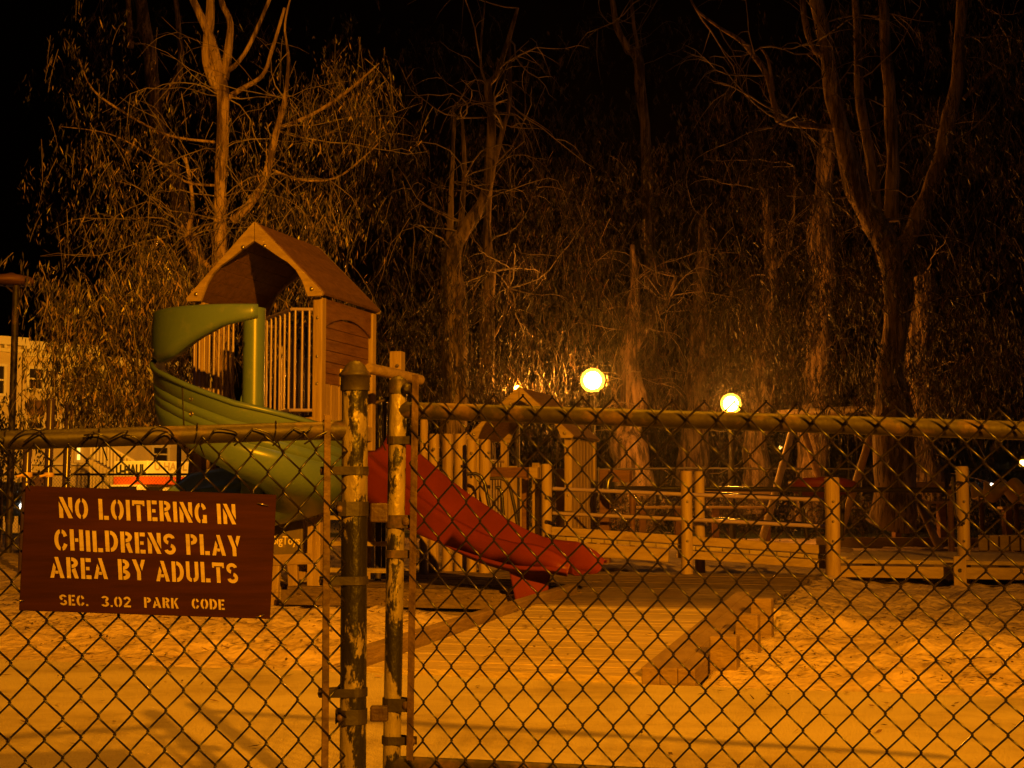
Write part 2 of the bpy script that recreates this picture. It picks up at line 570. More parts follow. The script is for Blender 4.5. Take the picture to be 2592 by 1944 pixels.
n = 6500
A_ = RNG.uniform(-6, 7, n); B_ = np.abs(RNG.normal(0, 1, n)) * 3.0 + RNG.uniform(-0.2, 0.3, n)
B_[:420] = RNG.uniform(-2.8, 0, 420)
cen = []
for a, b in zip(A_, B_):
    p = pg(a, b)
    if -1.6 < a < 0.3 and 0 < b < 3.2: z = 0.05 + 0.1 * b / 3.16
    elif -4.3 < a < 0.15 and 3.1 < b < 8.3: z = 0.145
    elif b < 0: z = path_h(p.x, p.y) + 0.006
    else: z = sand_h(p.x, p.y) + 0.008
    cen.append((p.x, p.y, z + 0.004))
keep = RNG.random(n) < np.where((A_ > -1.6) & (A_ < 0.3) & (B_ < 8), 0.12, 1.0)
cen = np.array(cen)[keep]; n = len(cen)
th = RNG.uniform(0, 2 * np.pi, n)
dirs = unit(np.stack([np.cos(th), np.sin(th), RNG.normal(0, 0.18, n)], 1))
side = unit(np.stack([-np.sin(th), np.cos(th), RNG.normal(0, 0.4, n)], 1))
tag(kites(cen, RNG.uniform(0.015, 0.085, n), RNG.uniform(0.005, 0.016, n), dirs, side, 'fallen_leaves', M['litter']), kind='stuff')

# ------------------------------------------------------------------ near chain-link fence
def lerp(a, b, t): return a + (b - a) * t


def dl(px):     # depth of the left fence along its run
    return 1.0 / (1 / 3.35 + (1 / 3.62 - 1 / 3.35) * px / 830.0)


def dg(px):     # depth of the gate
    return 0.077 * F / (74.6 + (px - 1150) * 7.8 / 1280.0)


def plane_panel(p0, p1, top0, top1, base):
    """returns f(s, z01): s metres along run from p0, h metres below the rail"""
    d = Vector((p1.x - p0.x, p1.y - p0.y, 0)); Ln = d.length; d.normalize()
    slope = (p1.z - p0.z) / Ln
    nrm = Vector((d.y, -d.x, 0))      # toward the camera side
    if nrm.y > 0: nrm = -nrm
    return d, Ln, slope, nrm


def chain_mesh(p0, d, nrm, Ln, slope0, slope1, over, depth_, pitch, vp, wr, jit, sides=6, seed=0, skip=None, wob=0.0):
    """woven wires; p0 is the rail centre at s = 0; wires hang `depth_` below it, `over` above"""
    mb = MB()
    w2 = pitch / 2
    nw = int(Ln / w2)
    rows = int((over + depth_) / (vp / 2))
    fr = (0.0, 0.10, 0.5, 0.90)
    for j in range(nw + 1):
        pts = []
        for k in range(rows + 1):
            par = (j + k) % 2          # 0: bend on the left, 1: bend on the right
            for q, f_ in enumerate(fr):
                if k == rows and q > 0: break
                kk = k + f_
                par2 = (j + k + 1) % 2
                xa = (j + par) * w2 + (1 if par else -1) * wr * 0.75
                xb = (j + par2) * w2 + (1 if par2 else -1) * wr * 0.75
                ff = f_ if q else 0.0
                if q == 1: ff = 0.075
                if q == 3: ff = 0.925
                s = lerp(xa, xb, ff)
                h = over - kk * vp / 2
                yo = 0.0 if q == 0 else (1 if par2 else -1) * wr * 1.15
                sl = lerp(slope0, slope1, (over - h) / (over + depth_))
                nz1 = mnoise.noise(Vector((s * 5 + seed, h * 5, seed))) * jit
                nz2 = mnoise.noise(Vector((s * 5 + seed, h * 5, seed + 9))) * jit
                big = mnoise.noise(Vector((s * 1.3, h * 1.1, seed + 4))) * 0.008
                if wob:
                    e = max(0.0, 1 - abs(h) / 0.09)
                    nz1 += mnoise.noise(Vector((s * 9, h * 9, 31))) * wob * e
                    nz2 += mnoise.noise(Vector((s * 7, h * 4, 57))) * wob * e * 0.9
                p = p0 + d * (s + nz1) + ZV * (h + sl * s + nz2) + nrm * (yo + 0.030 + big)
                pts.append(p)
        if skip and skip(j): continue
        mb.tube(pts, wr, sides, True)
    return mb


# --- left panel with the gate post
RL0, RL1 = P(-160, 1120, dl(-160)), P(884, 1088, dl(884))
d_l, Ln_l, sl_l, nrm_l = plane_panel(RL0, RL1, 0, 0, 0)
fence = thing('chain_link_fence', 'rusty chain-link fence panel with thick capped post, carrying the brown sign', 'fence', (RL1.x, RL1.y, 0))
mb = MB()
mb.tube([RL0 - d_l * 1.2 - ZV * 1.2 * sl_l, RL0, lerp(RL0, RL1, 0.5), RL1], 0.0225, 16)
mb.build('top_rail', M['galv'], fence)
POST = P(898, 1100, dl(890)); POST_d = POST.y
ptop = P(899, 955, POST_d); pbot = P(893, 1944, POST_d)
pdir = (pbot - ptop).normalized()
pr = 33 * mpp(POST_d)
pend = ptop + pdir * 1.35
MB().tube([ptop, lerp(ptop, pend, 0.3), lerp(ptop, pend, 0.6), pend], pr, 24).build('post', M['galv_peel'], fence)
MB().lathe(ptop - pdir * 0.002, [(pr + .004, -.036), (pr + .0045, -.001), (pr + .008, 0.0), (pr + .0075, .006), (pr * .95, .016), (pr * .75, .028), (pr * .4, .037), (0.003, .04)], 24, -pdir).build('post_cap', M['galv'], fence)
mesh_l = chain_mesh(RL0 - d_l * 0.1, d_l, nrm_l, Ln_l + 0.06, sl_l * 1.0, 0.012, -0.012, 1.0, 0.077, 0.089, 0.0025, 0.0065, 6, 3, wob=0.02)
mesh_l.build('mesh', M['wire'], fence)


def pipe_axis(px_top, px_bot, d):
    a, b_ = P(px_top, 1050, d), P(px_bot, 1944, d)
    return a, (b_ - a).normalized()


tb0 = P(829, 1050, dl(829) - 0.03); tb1 = P(822, 1990, dl(829) - 0.03)
MB().beam(tb0, tb1, 0.017, 0.005, up=nrm_l).build('tension_bar', M['rust_bar'], fence, bevel=0.001)


def band(mbname, parent, y, pole_px, pole_d, r, reach_px, hgt=0.021, bolt_r=0.008, m='galv'):
    """tension band: strap round the pole, two ears out to a bolt at reach_px"""
    c = P(pole_px, y, pole_d)
    e = P(reach_px, y, pole_d - 0.02)
    mb = MB()
    pts = []
    ax = Vector((e.x - c.x, e.y - c.y, 0)).normalized()
    sidev = Vector((-ax.y, ax.x, 0))
    if sidev.y > 0: sidev = -sidev
    Rr = r + 0.0025
    for k in range(13):
        an = math.pi * k / 12
        pts.append(c + (-ax * math.sin(an) + sidev * math.cos(an)) * Rr)
    front = [c + (ax * (Vector((e.x - c.x, e.y - c.y, 0)).length) + sidev * 0.012)] + [c + ax * 0.9 * r + sidev * Rr * 0.75]
    path = [front[0], front[1]] + pts + [c + ax * 0.9 * r - sidev * Rr * 0.75, front[0] - sidev * 0.018]
    vs, fs = [], []
    for i, p in enumerate(path):
        t = (path[min(i + 1, len(path) - 1)] - path[max(i - 1, 0)]).normalized()
        nn = t.cross(ZV).normalized() * 0.0013
        for q in (-1, 1):
            for zz in (-1, 1):
                vs.append(p + nn * q + ZV * zz * hgt / 2)
    for i in range(len(path) - 1):
        a, b_ = i * 4, i * 4 + 4
        fs += [(a, a + 1, b_ + 1, b_), (a + 2, b_ + 2, b_ + 3, a + 3), (a, b_, b_ + 2, a + 2), (a + 1, a + 3, b_ + 3, b_ + 1)]
    fs += [(0, 2, 3, 1), tuple(len(vs) - 4 + k for k in (0, 1, 3, 2))]
    mb.add(vs, fs)
    o = mb.build(mbname, M[m], parent, bevel=0.0008)
    bc = front[0] + sidev * 0.001 - ax * 0.004
    MB().lathe(bc, [(bolt_r, 0), (bolt_r * 1.02, .003), (bolt_r * .75, .007), (0.001, .0085)], 14, sidev).build('bolt', M['rust_bar'], o)
    return o


for y in (1192, 1469, 1751):
    band('tension_band', fence, y, 898 - (y - 955) * 0.006, POST_d, pr, 812 - (y - 1192) * 0.01)
# end ring of the rail at the post
MB().lathe(P(868, 1090, POST_d + 0.005), [(0.026, 0), (0.026, 0.05)], 16, -d_l).build('rail_end_cup', M['galv'], fence)
# bent wire ends that loop over the rail, each at its own height
mb = MB()
for lp_ in ([(20, 1128), (45, 1100), (75, 1086), (100, 1092), (118, 1112), (140, 1128)], [(60, 1120), (90, 1098), (118, 1084)],
            [(190, 1136), (215, 1110), (237, 1094), (232, 1104)], [(212, 1102), (250, 1098), (278, 1112)], [(278, 1112), (300, 1100), (322, 1090), (318, 1100)],
            [(310, 1100), (340, 1106), (362, 1122)], [(352, 1120), (372, 1098), (396, 1080), (425, 1086), (440, 1104)], [(380, 1122), (420, 1094), (445, 1112), (470, 1128)],
            [(505, 1128), (530, 1106), (548, 1086), (590, 1092), (600, 1100)], [(592, 1128), (618, 1108), (640, 1084)], [(640, 1084), (680, 1096), (700, 1120)], [(690, 1128), (722, 1102), (745, 1082)],
            [(745, 1082), (775, 1092), (790, 1078)], [(770, 1124), (800, 1106), (828, 1092)], [(-60, 1128), (-20, 1098), (10, 1112)]):
    q_ = [P(x, y, dl(x) - 0.034 - 0.006 * math.sin(k_)) for k_, (x, y) in enumerate(lp_)]
    o_ = []
    for i_ in range(len(q_) - 1):
        for k_ in range(4):
            a_, b_, c_, e_ = q_[max(i_ - 1, 0)], q_[i_], q_[i_ + 1], q_[min(i_ + 2, len(q_) - 1)]
            t_ = k_ / 4
            o_.append(0.5 * ((2 * b_) + (c_ - a_) * t_ + (2 * a_ - 5 * b_ + 4 * c_ - e_) * t_ * t_ + (3 * b_ - a_ - 3 * c_ + e_) * t_ ** 3))
    o_.append(q_[-1])
    MB().tube(o_, 0.0021, 6).build('wire_end', M['wire'], fence)
# wire ties of the mesh on the rail
for q in range(5):
    s = 0.16 + q * 0.21 + random.uniform(-0.03, 0.03)
    c = RL0 + d_l * s + ZV * sl_l * s
    pts = []
    for k in range(15):
        an = rad(-60 + 300 * k / 14)
        pts.append(c + nrm_l * math.cos(an) * 0.028 + ZV * math.sin(an) * 0.027 + d_l * (0.018 * k / 14))
    pts.append(pts[-1] + nrm_l * 0.012 - ZV * 0.03 + d_l * 0.01)
    MB().tube(pts, 0.0017, 6).build('wire_tie', M['wire'], fence)

# --- gate
GL, GR = P(1015, 1038, dg(1015)), P(2700, 1094, dg(2700))
d_g, Ln_g, sl_g, nrm_g = plane_panel(GL, GR, 0, 0, 0)
gate = thing('chain_link_gate', 'wide chain-link gate with horizontal pipe rail hung from the capped post', 'gate', (GL.x, GL.y, 0))
MB().tube([GL, lerp(GL, GR, 0.33), lerp(GL, GR, 0.66), GR + d_g * 0.8 + ZV * sl_g * 0.8], 0.0222, 18).build('top_rail', M['galv'], gate)
GB0, GB1 = P(1000, 1934, dg(1015)), P(2700, 2010, dg(2700))
MB().tube([GB0, GB1 + d_g * 0.8], 0.0215, 14).build('bottom_rail', M['galv'], gate)
sd = dg(1012)
st = P(1008, 968, sd); sb = P(991, 1960, sd); sr = 22.5 * mpp(sd)
MB().tube([st, lerp(st, sb, 0.35), lerp(st, sb, 0.7), sb], sr, 20).build('stile', M['galv_peel'], gate)
sdir = (sb - st).normalized()
MB().lathe(st, [(sr + .0035, -.03), (sr + .004, 0), (sr * .9, .008), (sr * .5, .015), (0.002, .018)], 20, -sdir).build('stile_cap', M['galv'], gate)
MB().lathe(P(1030, 985, sd - 0.02), [(0.012, 0), (0.014, 0.012), (0.006, 0.02)], 12, Vector((0, -1, 0))).build('cap_bolt', M['galv'], gate)
gt0 = P(1052, 948, dg(1052) - 0.03); gt1 = P(1037, 1925, dg(1052) - 0.03)
MB().beam(gt0, gt1, 0.018, 0.005, up=nrm_g).build('tension_bar', M['rust_bar'], gate, bevel=0.001)
for y in (1115, 1402, 1872):
    band('tension_band', gate, y, 1008 - (y - 968) * 0.017, sd, sr, 1062 - (y - 1115) * 0.012)
for y in (1320, 1782):
    band('hinge_band', gate, y, 1008 - (y - 968) * 0.017, sd, sr, 1038, hgt=0.034, bolt_r=0.011)
for y in (1288, 1812):
    o = band('hinge_band', fence, y, 898 - (y - 955) * 0.006, POST_d, pr, 852, hgt=0.036, bolt_r=0.009)
    q = P(960, y + (10 if y < 1500 else -6), POST_d - 0.01)
    MB().box(q, Vector((0.022, 0, 0)), Vector((0, 0.012, 0)), ZV * (0.024 if y < 1500 else 0.019)).build('hinge_pin', M['brown_metal'], o, bevel=0.005)
g0 = GL + d_g * 0.038
mesh_g = chain_mesh(g0, d_g, nrm_g, Ln_g + 0.1, sl_g, 0.034, 0.046, 0.98, 0.077, 0.0945, 0.0024, 0.0045, 6, 21, wob=0.006)
mesh_g.build('mesh', M['wire'], gate)

# ------------------------------------------------------------------ warning sign
STEN = {}


def _r(x0, y0, x1, y1): return [(x0, y0), (x1, y0), (x1, y1), (x0, y1)]


def _arc(cx, cy, rx, ry, ix, iy, a0, a1, n=10):
    out = []
    for k in range(n):
        t0, t1 = rad(a0 + (a1 - a0) * k / n), rad(a0 + (a1 - a0) * (k + 1) / n)
        out.append([(cx + ix * math.cos(t0), cy + iy * math.sin(t0)), (cx + rx * math.cos(t0), cy + ry * math.sin(t0)),
                    (cx + rx * math.cos(t1), cy + ry * math.sin(t1)), (cx + ix * math.cos(t1), cy + iy * math.sin(t1))])
    return out


T_ = 0.2
O_ = _arc(.31, .5, .31, .5, .12, .33, 99, 261, 14) + _arc(.35, .5, .31, .5, .12, .33, -81, 81, 14)
stem = [_r(0, 0, T_, 1)]
bowl_t = _arc(.26, .745, .33, .255, .12, .09, -90, 90)
STEN['I'] = (stem, .2)
STEN['N'] = ([[(0, 0), (.2, 0), (.2, .42), (0, .78)], [(.02, 1), (.22, 1), (.68, 0), (.46, 0)], [(.68, 1), (.48, 1), (.48, .58), (.68, .24)]], .68)
STEN['O'] = (O_, .66); STEN['0'] = (O_, .66)
STEN['L'] = (stem + [_r(.26, 0, .5, .19)], .5)
STEN['T'] = ([_r(0, .82, .64, 1), _r(0, .74, .1, .82), _r(.54, .74, .64, .82), _r(.22, 0, .42, .77)], .64)
STEN['E'] = (stem + [_r(.26, .82, .52, 1), _r(.26, .42, .44, .58), _r(.26, 0, .52, .18)], .52)
STEN['R'] = (stem + bowl_t + [[(.26, .42), (.44, .5), (.6, 0), (.4, 0), (.26, .36)]], .6)
STEN['P'] = (stem + bowl_t, .59)
STEN['B'] = (stem + bowl_t + _arc(.26, .25, .36, .25, .13, .08, -90, 90), .62)
STEN['G'] = (_arc(.31, .5, .31, .5, .12, .33, 97, 263, 14) + _arc(.35, .5, .31, .5, .12, .33, 28, 82) + [_r(.38, 0.02, .64, .2), _r(.44, .2, .64, .42)], .66)
STEN['C'] = (_arc(.31, .5, .31, .5, .12, .33, 97, 263, 14) + _arc(.35, .5, .31, .5, .12, .33, 25, 82) + _arc(.35, .5, .31, .5, .12, .33, -82, -25), .64)
STEN['H'] = (stem + [_r(.46, 0, .66, 1), _r(.25, .42, .41, .58)], .66)
STEN['D'] = (stem + _arc(.26, .5, .38, .5, .18, .32, -90, 90, 14), .64)
STEN['S'] = (_arc(.3, .735, .3, .265, .12, .09, 15, 255) + _arc(.32, .265, .3, .265, .12, .09, -165, 75), .62)
STEN['A'] = ([[(0, 0), (.19, 0), (.3, .5), (.2, .72)], [(.25, 1), (.44, 1), (.72, 0), (.52, 0)], _r(.26, .2, .42, .34)], .72)
STEN['Y'] = ([[(0, 1), (.21, 1), (.43, .4), (.43, 0), (.23, 0), (.23, .4)], [(.68, 1), (.49, 1), (.41, .72), (.5, .46)]], .68)
STEN['U'] = ([_r(0, .3, .19, 1), _r(.47, .3, .66, 1)] + _arc(.31, .3, .31, .3, .12, .13, 180, 262) + _arc(.35, .3, .31, .3, .12, .13, 278, 360), .66)
STEN['K'] = (stem + [[(.25, .46), (.25, .62), (.42, 1), (.62, 1)], [(.27, .5), (.4, .6), (.64, 0), (.44, 0)]], .64)
STEN['2'] = (_arc(.3, .7, .3, .3, .12, .13, -10, 170) + [[(.42, .62), (.6, .66), (.28, .2), (.04, .2)], _r(.02, 0, .6, .17)], .6)
STEN['3'] = (_arc(.27, .745, .31, .255, .12, .09, -80, 160) + _arc(.27, .255, .33, .255, .13, .09, -160, 80), .6)
STEN['.'] = ([_r(0, 0, .17, .17)], .17)

sgTL, sgTR, sgBR, sgBL = P(62, 1229, dl(62)), P(688, 1252, dl(688)), P(672, 1562, dl(688)), P(46, 1540, dl(62))
SN = (sgTR - sgTL).cross(sgBL - sgTL).normalized()
if SN.y > 0: SN = -SN
for p in (sgTL, sgTR, sgBR, sgBL): p += SN * 0.058
sign = thing('warning_sign', 'dark brown plywood sign with yellow stencilled words wired to the chain-link fence', 'sign', (sgBL + sgBR) / 2)
mb = MB().hexa([sgBL, sgBR, sgBR - SN * -0.0 - SN * 0.012, sgBL - SN * 0.012], [sgTL, sgTR, sgTR - SN * 0.012, sgTL - SN * 0.012])
mb.build('board', M['signwood'], sign, bevel=0.0015)


def sign_uv(px, py):
    """photo pixel -> point on the sign's face"""
    r = ray(px, py)
    o = Vector((0, 0, CAMZ))
    return o + r * ((sgTL - o).dot(SN) / r.dot(SN))


def stencil_line(text, x0, y0, x1, y1, hpx, space=0.42, gap=0.13):
    """baseline from (x0, y0) to (x1, y1) in photo pixels, letters hpx high"""
    a, b_ = sign_uv(x0, y0), sign_uv(x1, y1)
    c = sign_uv(x0 - hpx * 0.05, y0 - hpx)
    up = c - a
    wid = 0
    for ch in text: wid += space if ch == ' ' else STEN[ch][1] + gap
    wid -= gap
    ex = (b_ - a) / wid
    mb = MB()
    x = 0
    for ch in text:
        if ch == ' ': x += space; continue
        polys, w_ = STEN[ch]
        jy = random.uniform(-.02, .02)
        for p in polys:
            pts = [a + ex * (x + q[0]) + up * (q[1] + jy) + SN * 0.0008 for q in p]
            mb.add(pts, [tuple(range(len(pts)))])
            mb.add([p_ + SN * 0.0004 for p_ in pts], [tuple(range(len(pts)))])
        x += w_ + gap
    mb.build('lettering', M['signpaint'], sign)


def zx(x): return x / 3.456


stencil_line('NO LOITERING IN', zx(520), 1000 + zx(1075), zx(2065), 1000 + zx(1130), 53)
stencil_line('CHILDRENS PLAY', zx(480), 1000 + zx(1357), zx(2110), 1000 + zx(1413), 54)
stencil_line('AREA BY ADULTS', zx(440), 1000 + zx(1595), zx(2085), 1000 + zx(1650), 53)
stencil_line('SEC.  3.02  PARK  CODE', zx(522), 1464 + zx(235), zx(1965), 1464 + zx(275), 27, space=0.5)
for (x, y, dx, dy) in ((76, 1240, -10, -22), (678, 1280, -26, -6), (60, 1520, -16, 0), (668, 1556, -20, 6)):
    a = sign_uv(x, y) + SN * 0.002; b_ = sign_uv(x + dx, y + dy) + SN * 0.004
    MB().tube([a - SN * 0.02, a, (a + b_) / 2 + SN * 0.003, b_, b_ - SN * 0.03], 0.0014, 6).build('wire_tie', M['bolt'], sign)

# ------------------------------------------------------------------ text meshes
DG = None


def text_mesh(body, name, m, origin, right, up, height, width=None, parent=None, bold=0.0):
    cu = bpy.data.curves.new(name, 'FONT')
    cu.body = body
    cu.size = 1.0
    cu.extrude = 0.004
    cu.offset = bold
    to = bpy.data.objects.new(name + '_tmp', cu)
    COL.objects.link(to)
    dg_ = bpy.context.evaluated_depsgraph_get()
    me = bpy.data.meshes.new_from_object(to.evaluated_get(dg_))
    bpy.data.objects.remove(to)
    bpy.data.curves.remove(cu)
    co = np.array([v.co[:] for v in me.vertices])
    x0, x1 = co[:, 0].min(), co[:, 0].max()
    right, up = Vector(right).normalized(), Vector(up).normalized()
    nrm = right.cross(up)
    caph = 0.70
    sy = height / caph
    sx = (width / (x1 - x0)) if width else sy
    for v in me.vertices:
        x, y, z = v.co
        v.co = Vector(origin) + right * ((x - x0) * sx) + up * (y * sy) + nrm * (z * 1.0 + 0.004)
    me.materials.clear()
    me.materials.append(m)
    o = bpy.data.objects.new(name, me)
    COL.objects.link(o)
    if parent is not None:
        o.parent = parent
        o.matrix_parent_inverse = Matrix.Translation(-Vector(parent.location))
    return o


# ------------------------------------------------------------------ play towers
def arch_board(a_out0, a_out1, z0, z1, inner):
    pass


def roof(t, o, wv, ln, z_eave, z_peak, oh=0.08):
    """gable roof over a square of side wv whose front right post is at o (pg frame)"""
    c = o - V * (wv / 2) - U * 0.10
    hw = wv / 2 + oh
    th = 0.03
    for sgn in (-1, 1):
        e0 = c + V * sgn * hw + ZV * z_eave
        r0 = c + ZV * z_peak
        nrm = (r0 - e0).cross(U).normalized()
        if nrm.z < 0: nrm = -nrm
        mb = MB()
        n = 7
        for k in range(n):      # planks parallel to the ridge
            p = lerp(e0, r0, k / n); q = lerp(e0, r0, (k + 0.975) / n)
            bq = [p, p + U * ln, q + U * ln, q]
            mb.hexa(bq, [v_ + nrm * th for v_ in bq])
        mb.build('roof', M['roofwood'], t, bevel=0.003)
        # wavy barge board on the front edge
        x = (e0 - r0)
        side = Vector((x.x, x.y, 0)).normalized()
        Wd = Vector((x.x, x.y, 0)).length
        hh = z_peak - z_eave
        oz = Vector((r0.x, r0.y, 0)) - U * 0.005

        def pt(s, z): return oz + side * (s * Wd) + ZV * z
        outer = [(0.006, z_peak + 0.035), (1.02, z_eave + 0.02), (1.0, z_eave - 0.012)]
        inner = [(0.80, z_eave - 0.012), (0.76, z_eave + 0.05 * hh / .63), (0.71, z_eave + .13 * hh / .63), (0.62, z_eave + .22 * hh / .63), (0.50, z_eave + .29 * hh / .63), (0.36, z_eave + .345 * hh / .63), (0.2, z_eave + .415 * hh / .63), (0.006, z_eave + .49 * hh / .63)]
        poly = [pt(s, z) for s, z in outer + inner]
        if sgn < 0: poly = poly[::-1]
        bb = MB().prism(poly, -U * 0.04).build('barge_board', M['timber_h'], t, bevel=0.004)
        bk = MB().prism([p + U * (ln + 0.045) for p in poly], -U * 0.04).build('barge_board', M['timber_h'], t, bevel=0.004)
        for s, z in ((0.16, z_eave + hh * 0.70), (0.86, z_eave + hh * 0.08)):
            MB().lathe(pt(s, z) - U * 0.04, [(0.02, 0), (0.02, .006), (.013, .014), (.002, .017)], 12, -U).build('bolt', M['bolt'], bb)


def post(t, p, z0, z1, s=0.095, name='post', m='timber', rnd=False):
    if rnd:
        return MB().tube([Vector((p.x, p.y, z0)), Vector((p.x, p.y, z1 - 0.02)), Vector((p.x, p.y, z1 - 0.005)), Vector((p.x, p.y, z1))], [s / 2, s / 2, s / 2 * .93, s / 2 * .75], 14).build(name, M[m], t)
    return MB().box(Vector((p.x, p.y, (z0 + z1) / 2)), V * s / 2, U * s / 2, ZV * (z1 - z0) / 2).build(name, M[m], t, bevel=0.01)


def pickets(t, p0, p1, z0, z1, n, r=0.0125, m='pinkpipe'):
    for z_ in (z0, z1):
        MB().tube([p0 + ZV * z_, p1 + ZV * z_], r * 1.35, 10).build('barrier_rail', M[m], t)
    for k in range(n):
        p = lerp(p0, p1, (k + 0.5) / n)
        MB().tube([p + ZV * z0, p + ZV * z1], r, 8).build('barrier_bar', M[m], t)


WV = 1.2
FR = Vector((-1.755, 13.25, 0))
tower = thing('play_tower', 'tall roofed timber play tower with green spiral slide in front of it', 'play tower', FR - V * 0.6 + U * 0.6, 'roofed timber play towers')
ZF = 1.65
post(tower, FR, -0.1, 2.74)
post(tower, FR - V * WV, -0.1, 2.74)
post(tower, FR + U * WV, -0.1, 2.74)
post(tower, FR - V * WV + U * WV, -0.1, 2.74)
for z in (1.95, 2.2, 2.55, 1.2, 0.75):
    MB().lathe(FR - U * 0.047 + ZV * z, [(0.014, 0), (0.013, .006), (.002, .009)], 10, -U).build('bolt', M['bolt'], tower)
roof(tower, FR, WV, 1.32, 2.75, 3.42)
mb = MB()
for k in range(8):
    c = FR - V * (WV / 2) + U * (0.075 + k * 0.15)
    mb.box(c + ZV * (ZF - 0.02), V * 0.6, U * 0.07, ZV * 0.02)
mb.build('platform', M['deck_light'], tower, bevel=0.004)
mb = MB()
mb.beam(FR + ZV * (ZF - 0.11) - U * 0.02, FR - V * WV + ZV * (ZF - 0.11) - U * 0.02, 0.045, 0.14)
mb.beam(FR + ZV * (ZF - 0.11) + V * 0.02, FR + U * WV + ZV * (ZF - 0.11) + V * 0.02, 0.045, 0.14)
mb.build('platform_beam', M['timber_h'], tower, bevel=0.005)
# right wall: arched upper panel with boards, slats underneath
mb = MB()
p0, p1 = FR + U * 0.06, FR + U * (WV - 0.06)
mb.beam(lerp(p0, p1, 0.5) + ZV * 2.0 - ZV * 0.0, lerp(p0, p1, 0.5) + ZV * 2.0 + ZV * 0.001, 0.01, 0.01)
mb = MB()
for k in range(6):
    z = 1.96 + k * 0.105
    mb.box(lerp(p0, p1, 0.5) + ZV * (z + 0.05), V * 0.012, U * 0.53, ZV * 0.0505)
mb.build('wall_panel', M['timber_red'], tower, bevel=0.003)
ar = []
for k in range(11):
    s = -0.53 + 1.06 * k / 10
    ar.append((s, 2.60 - 0.11 * (s / 0.53) ** 2))
mb = MB()
cc = lerp(p0, p1, 0.5) + V * 0.014
poly = [cc + U * 0.53 + ZV * 2.74, cc - U * 0.53 + ZV * 2.74] + [cc + U * s + ZV * z for s, z in ar]
mb.prism(poly, V * 0.022)
mb.build('arch_board', M['timber_red'], tower)
mb = MB()
for k in range(6):
    mb.box(lerp(p0, p1, (k + 0.5) / 6) + ZV * (ZF + 0.14), V * 0.012, U * 0.075, ZV * 0.19)
mb.build('wall_slats', M['timber'], tower, bevel=0.003)
MB().box(lerp(p0, p1, 0.42) + V * 0.02 + ZV * 2.05, V * 0.006, U * 0.075, ZV * 0.075).build('notice_frame', M['lettering'], tower)
MB().box(lerp(p0, p1, 0.42) + V * 0.024 + ZV * 2.05, V * 0.006, U * 0.065, ZV * 0.066).build('notice_plate', M['darktext'], tower)
# wheelchair-style pictogram on the plate
mb = MB()
nc = lerp(p0, p1, 0.42) + V * 0.0315 + ZV * 2.05
mb.lathe(nc + ZV * 0.045 - U * 0.01, [(0.010, 0), (0.009, .003)], 10, V)
mb.beam(nc + ZV * 0.03 - U * 0.01, nc - ZV * 0.005 - U * 0.005, 0.006, 0.010)
mb.beam(nc - ZV * 0.005 - U * 0.005, nc - ZV * 0.005 + U * 0.022, 0.006, 0.010)
mb.beam(nc - ZV * 0.005 + U * 0.022, nc - ZV * 0.035 + U * 0.03, 0.006, 0.010)
mb.tube([nc + U * (0.028 * math.cos(rad(a)) - 0.006) + ZV * (0.026 * math.sin(rad(a)) - 0.022) for a in range(100, 350, 20)], 0.0045, 6)
mb.build('pictogram', M['lettering'], tower)
# barriers: left face and the wing beside the slide mouth, back face
pickets(tower, Vector((P(484, 1000, 13.4).x, 13.4, 0)), Vector((P(594, 1000, 13.95).x, 13.95, 0)), ZF + 0.08, ZF + 0.98, 9)
wing = [P(668, 1035, 13.95), P(736, 1035, 13.2), P(790, 1035, 13.22)]
for i_, (a_, b_, k_) in enumerate(((0, 1, 6), (1, 2, 3))):
    q0 = Vector((wing[a_].x, wing[a_].y, 0)); q1 = Vector((wing[b_].x, wing[b_].y, 0))
    pickets(tower, q0, q1, ZF + 0.06, ZF + 0.98, k_)
pickets(tower, FR - V * (WV - 0.06) + U * WV, FR - V * 0.06 + U * WV, ZF + 0.08, ZF + 1.0, 9)
post(tower, P(748, 1000, 14.75), 0, 2.42, 0.085)
post(tower, P(772, 1000, 14.95), 0, 2.35, 0.07)
# panel, plate with letters and stub wall under the platform
pl = FR - U * 0.02
MB().box(pl - V * 0.30 + ZV * 0.55, V * 0.165, U * 0.012, ZV * 0.16).build('maker_plate', M['signblue'], tower, bevel=0.004)
text_mesh('BigToys', 'plate_lettering', M['lettering'], pl - V * 0.428 - U * 0.014 + ZV * 0.50, V, ZV, 0.075, 0.275, tower, 0.012)
MB().box(pl - V * 0.055 + ZV * 0.8, V * 0.022, U * 0.03, ZV * 0.85).build('corner_board', M['timber'], tower, bevel=0.006)
MB().beam(pl - V * 0.62 + ZV * 0.345, pl - V * 0.03 + ZV * 0.375, 0.07, 0.1).build('cross_beam', M['timber_h'], tower, bevel=0.008)
for s, lean in ((-0.40, -0.02), (-0.23, 0.02), (-0.33, 0.0)):
    q = pl + V * s + U * (0.0 if s != -0.33 else 0.25)
    MB().beam(q + ZV * 0.33, q + V * lean - ZV * 0.06, 0.095 if s != -0.33 else 0.05, 0.05, up=U).build('stub_post', M['timber'], tower, bevel=0.008)
# ladder rungs and dark stair on the far side, seen beneath
mb = MB()
for k in range(5):
    mb.box(FR + U * (0.5 + k * 0.16) + V * 0.1 + ZV * (0.25 + k * 0.24), V * 0.45, U * 0.07, ZV * 0.02)
mb.build('stair_treads', M['deck_light'], tower)

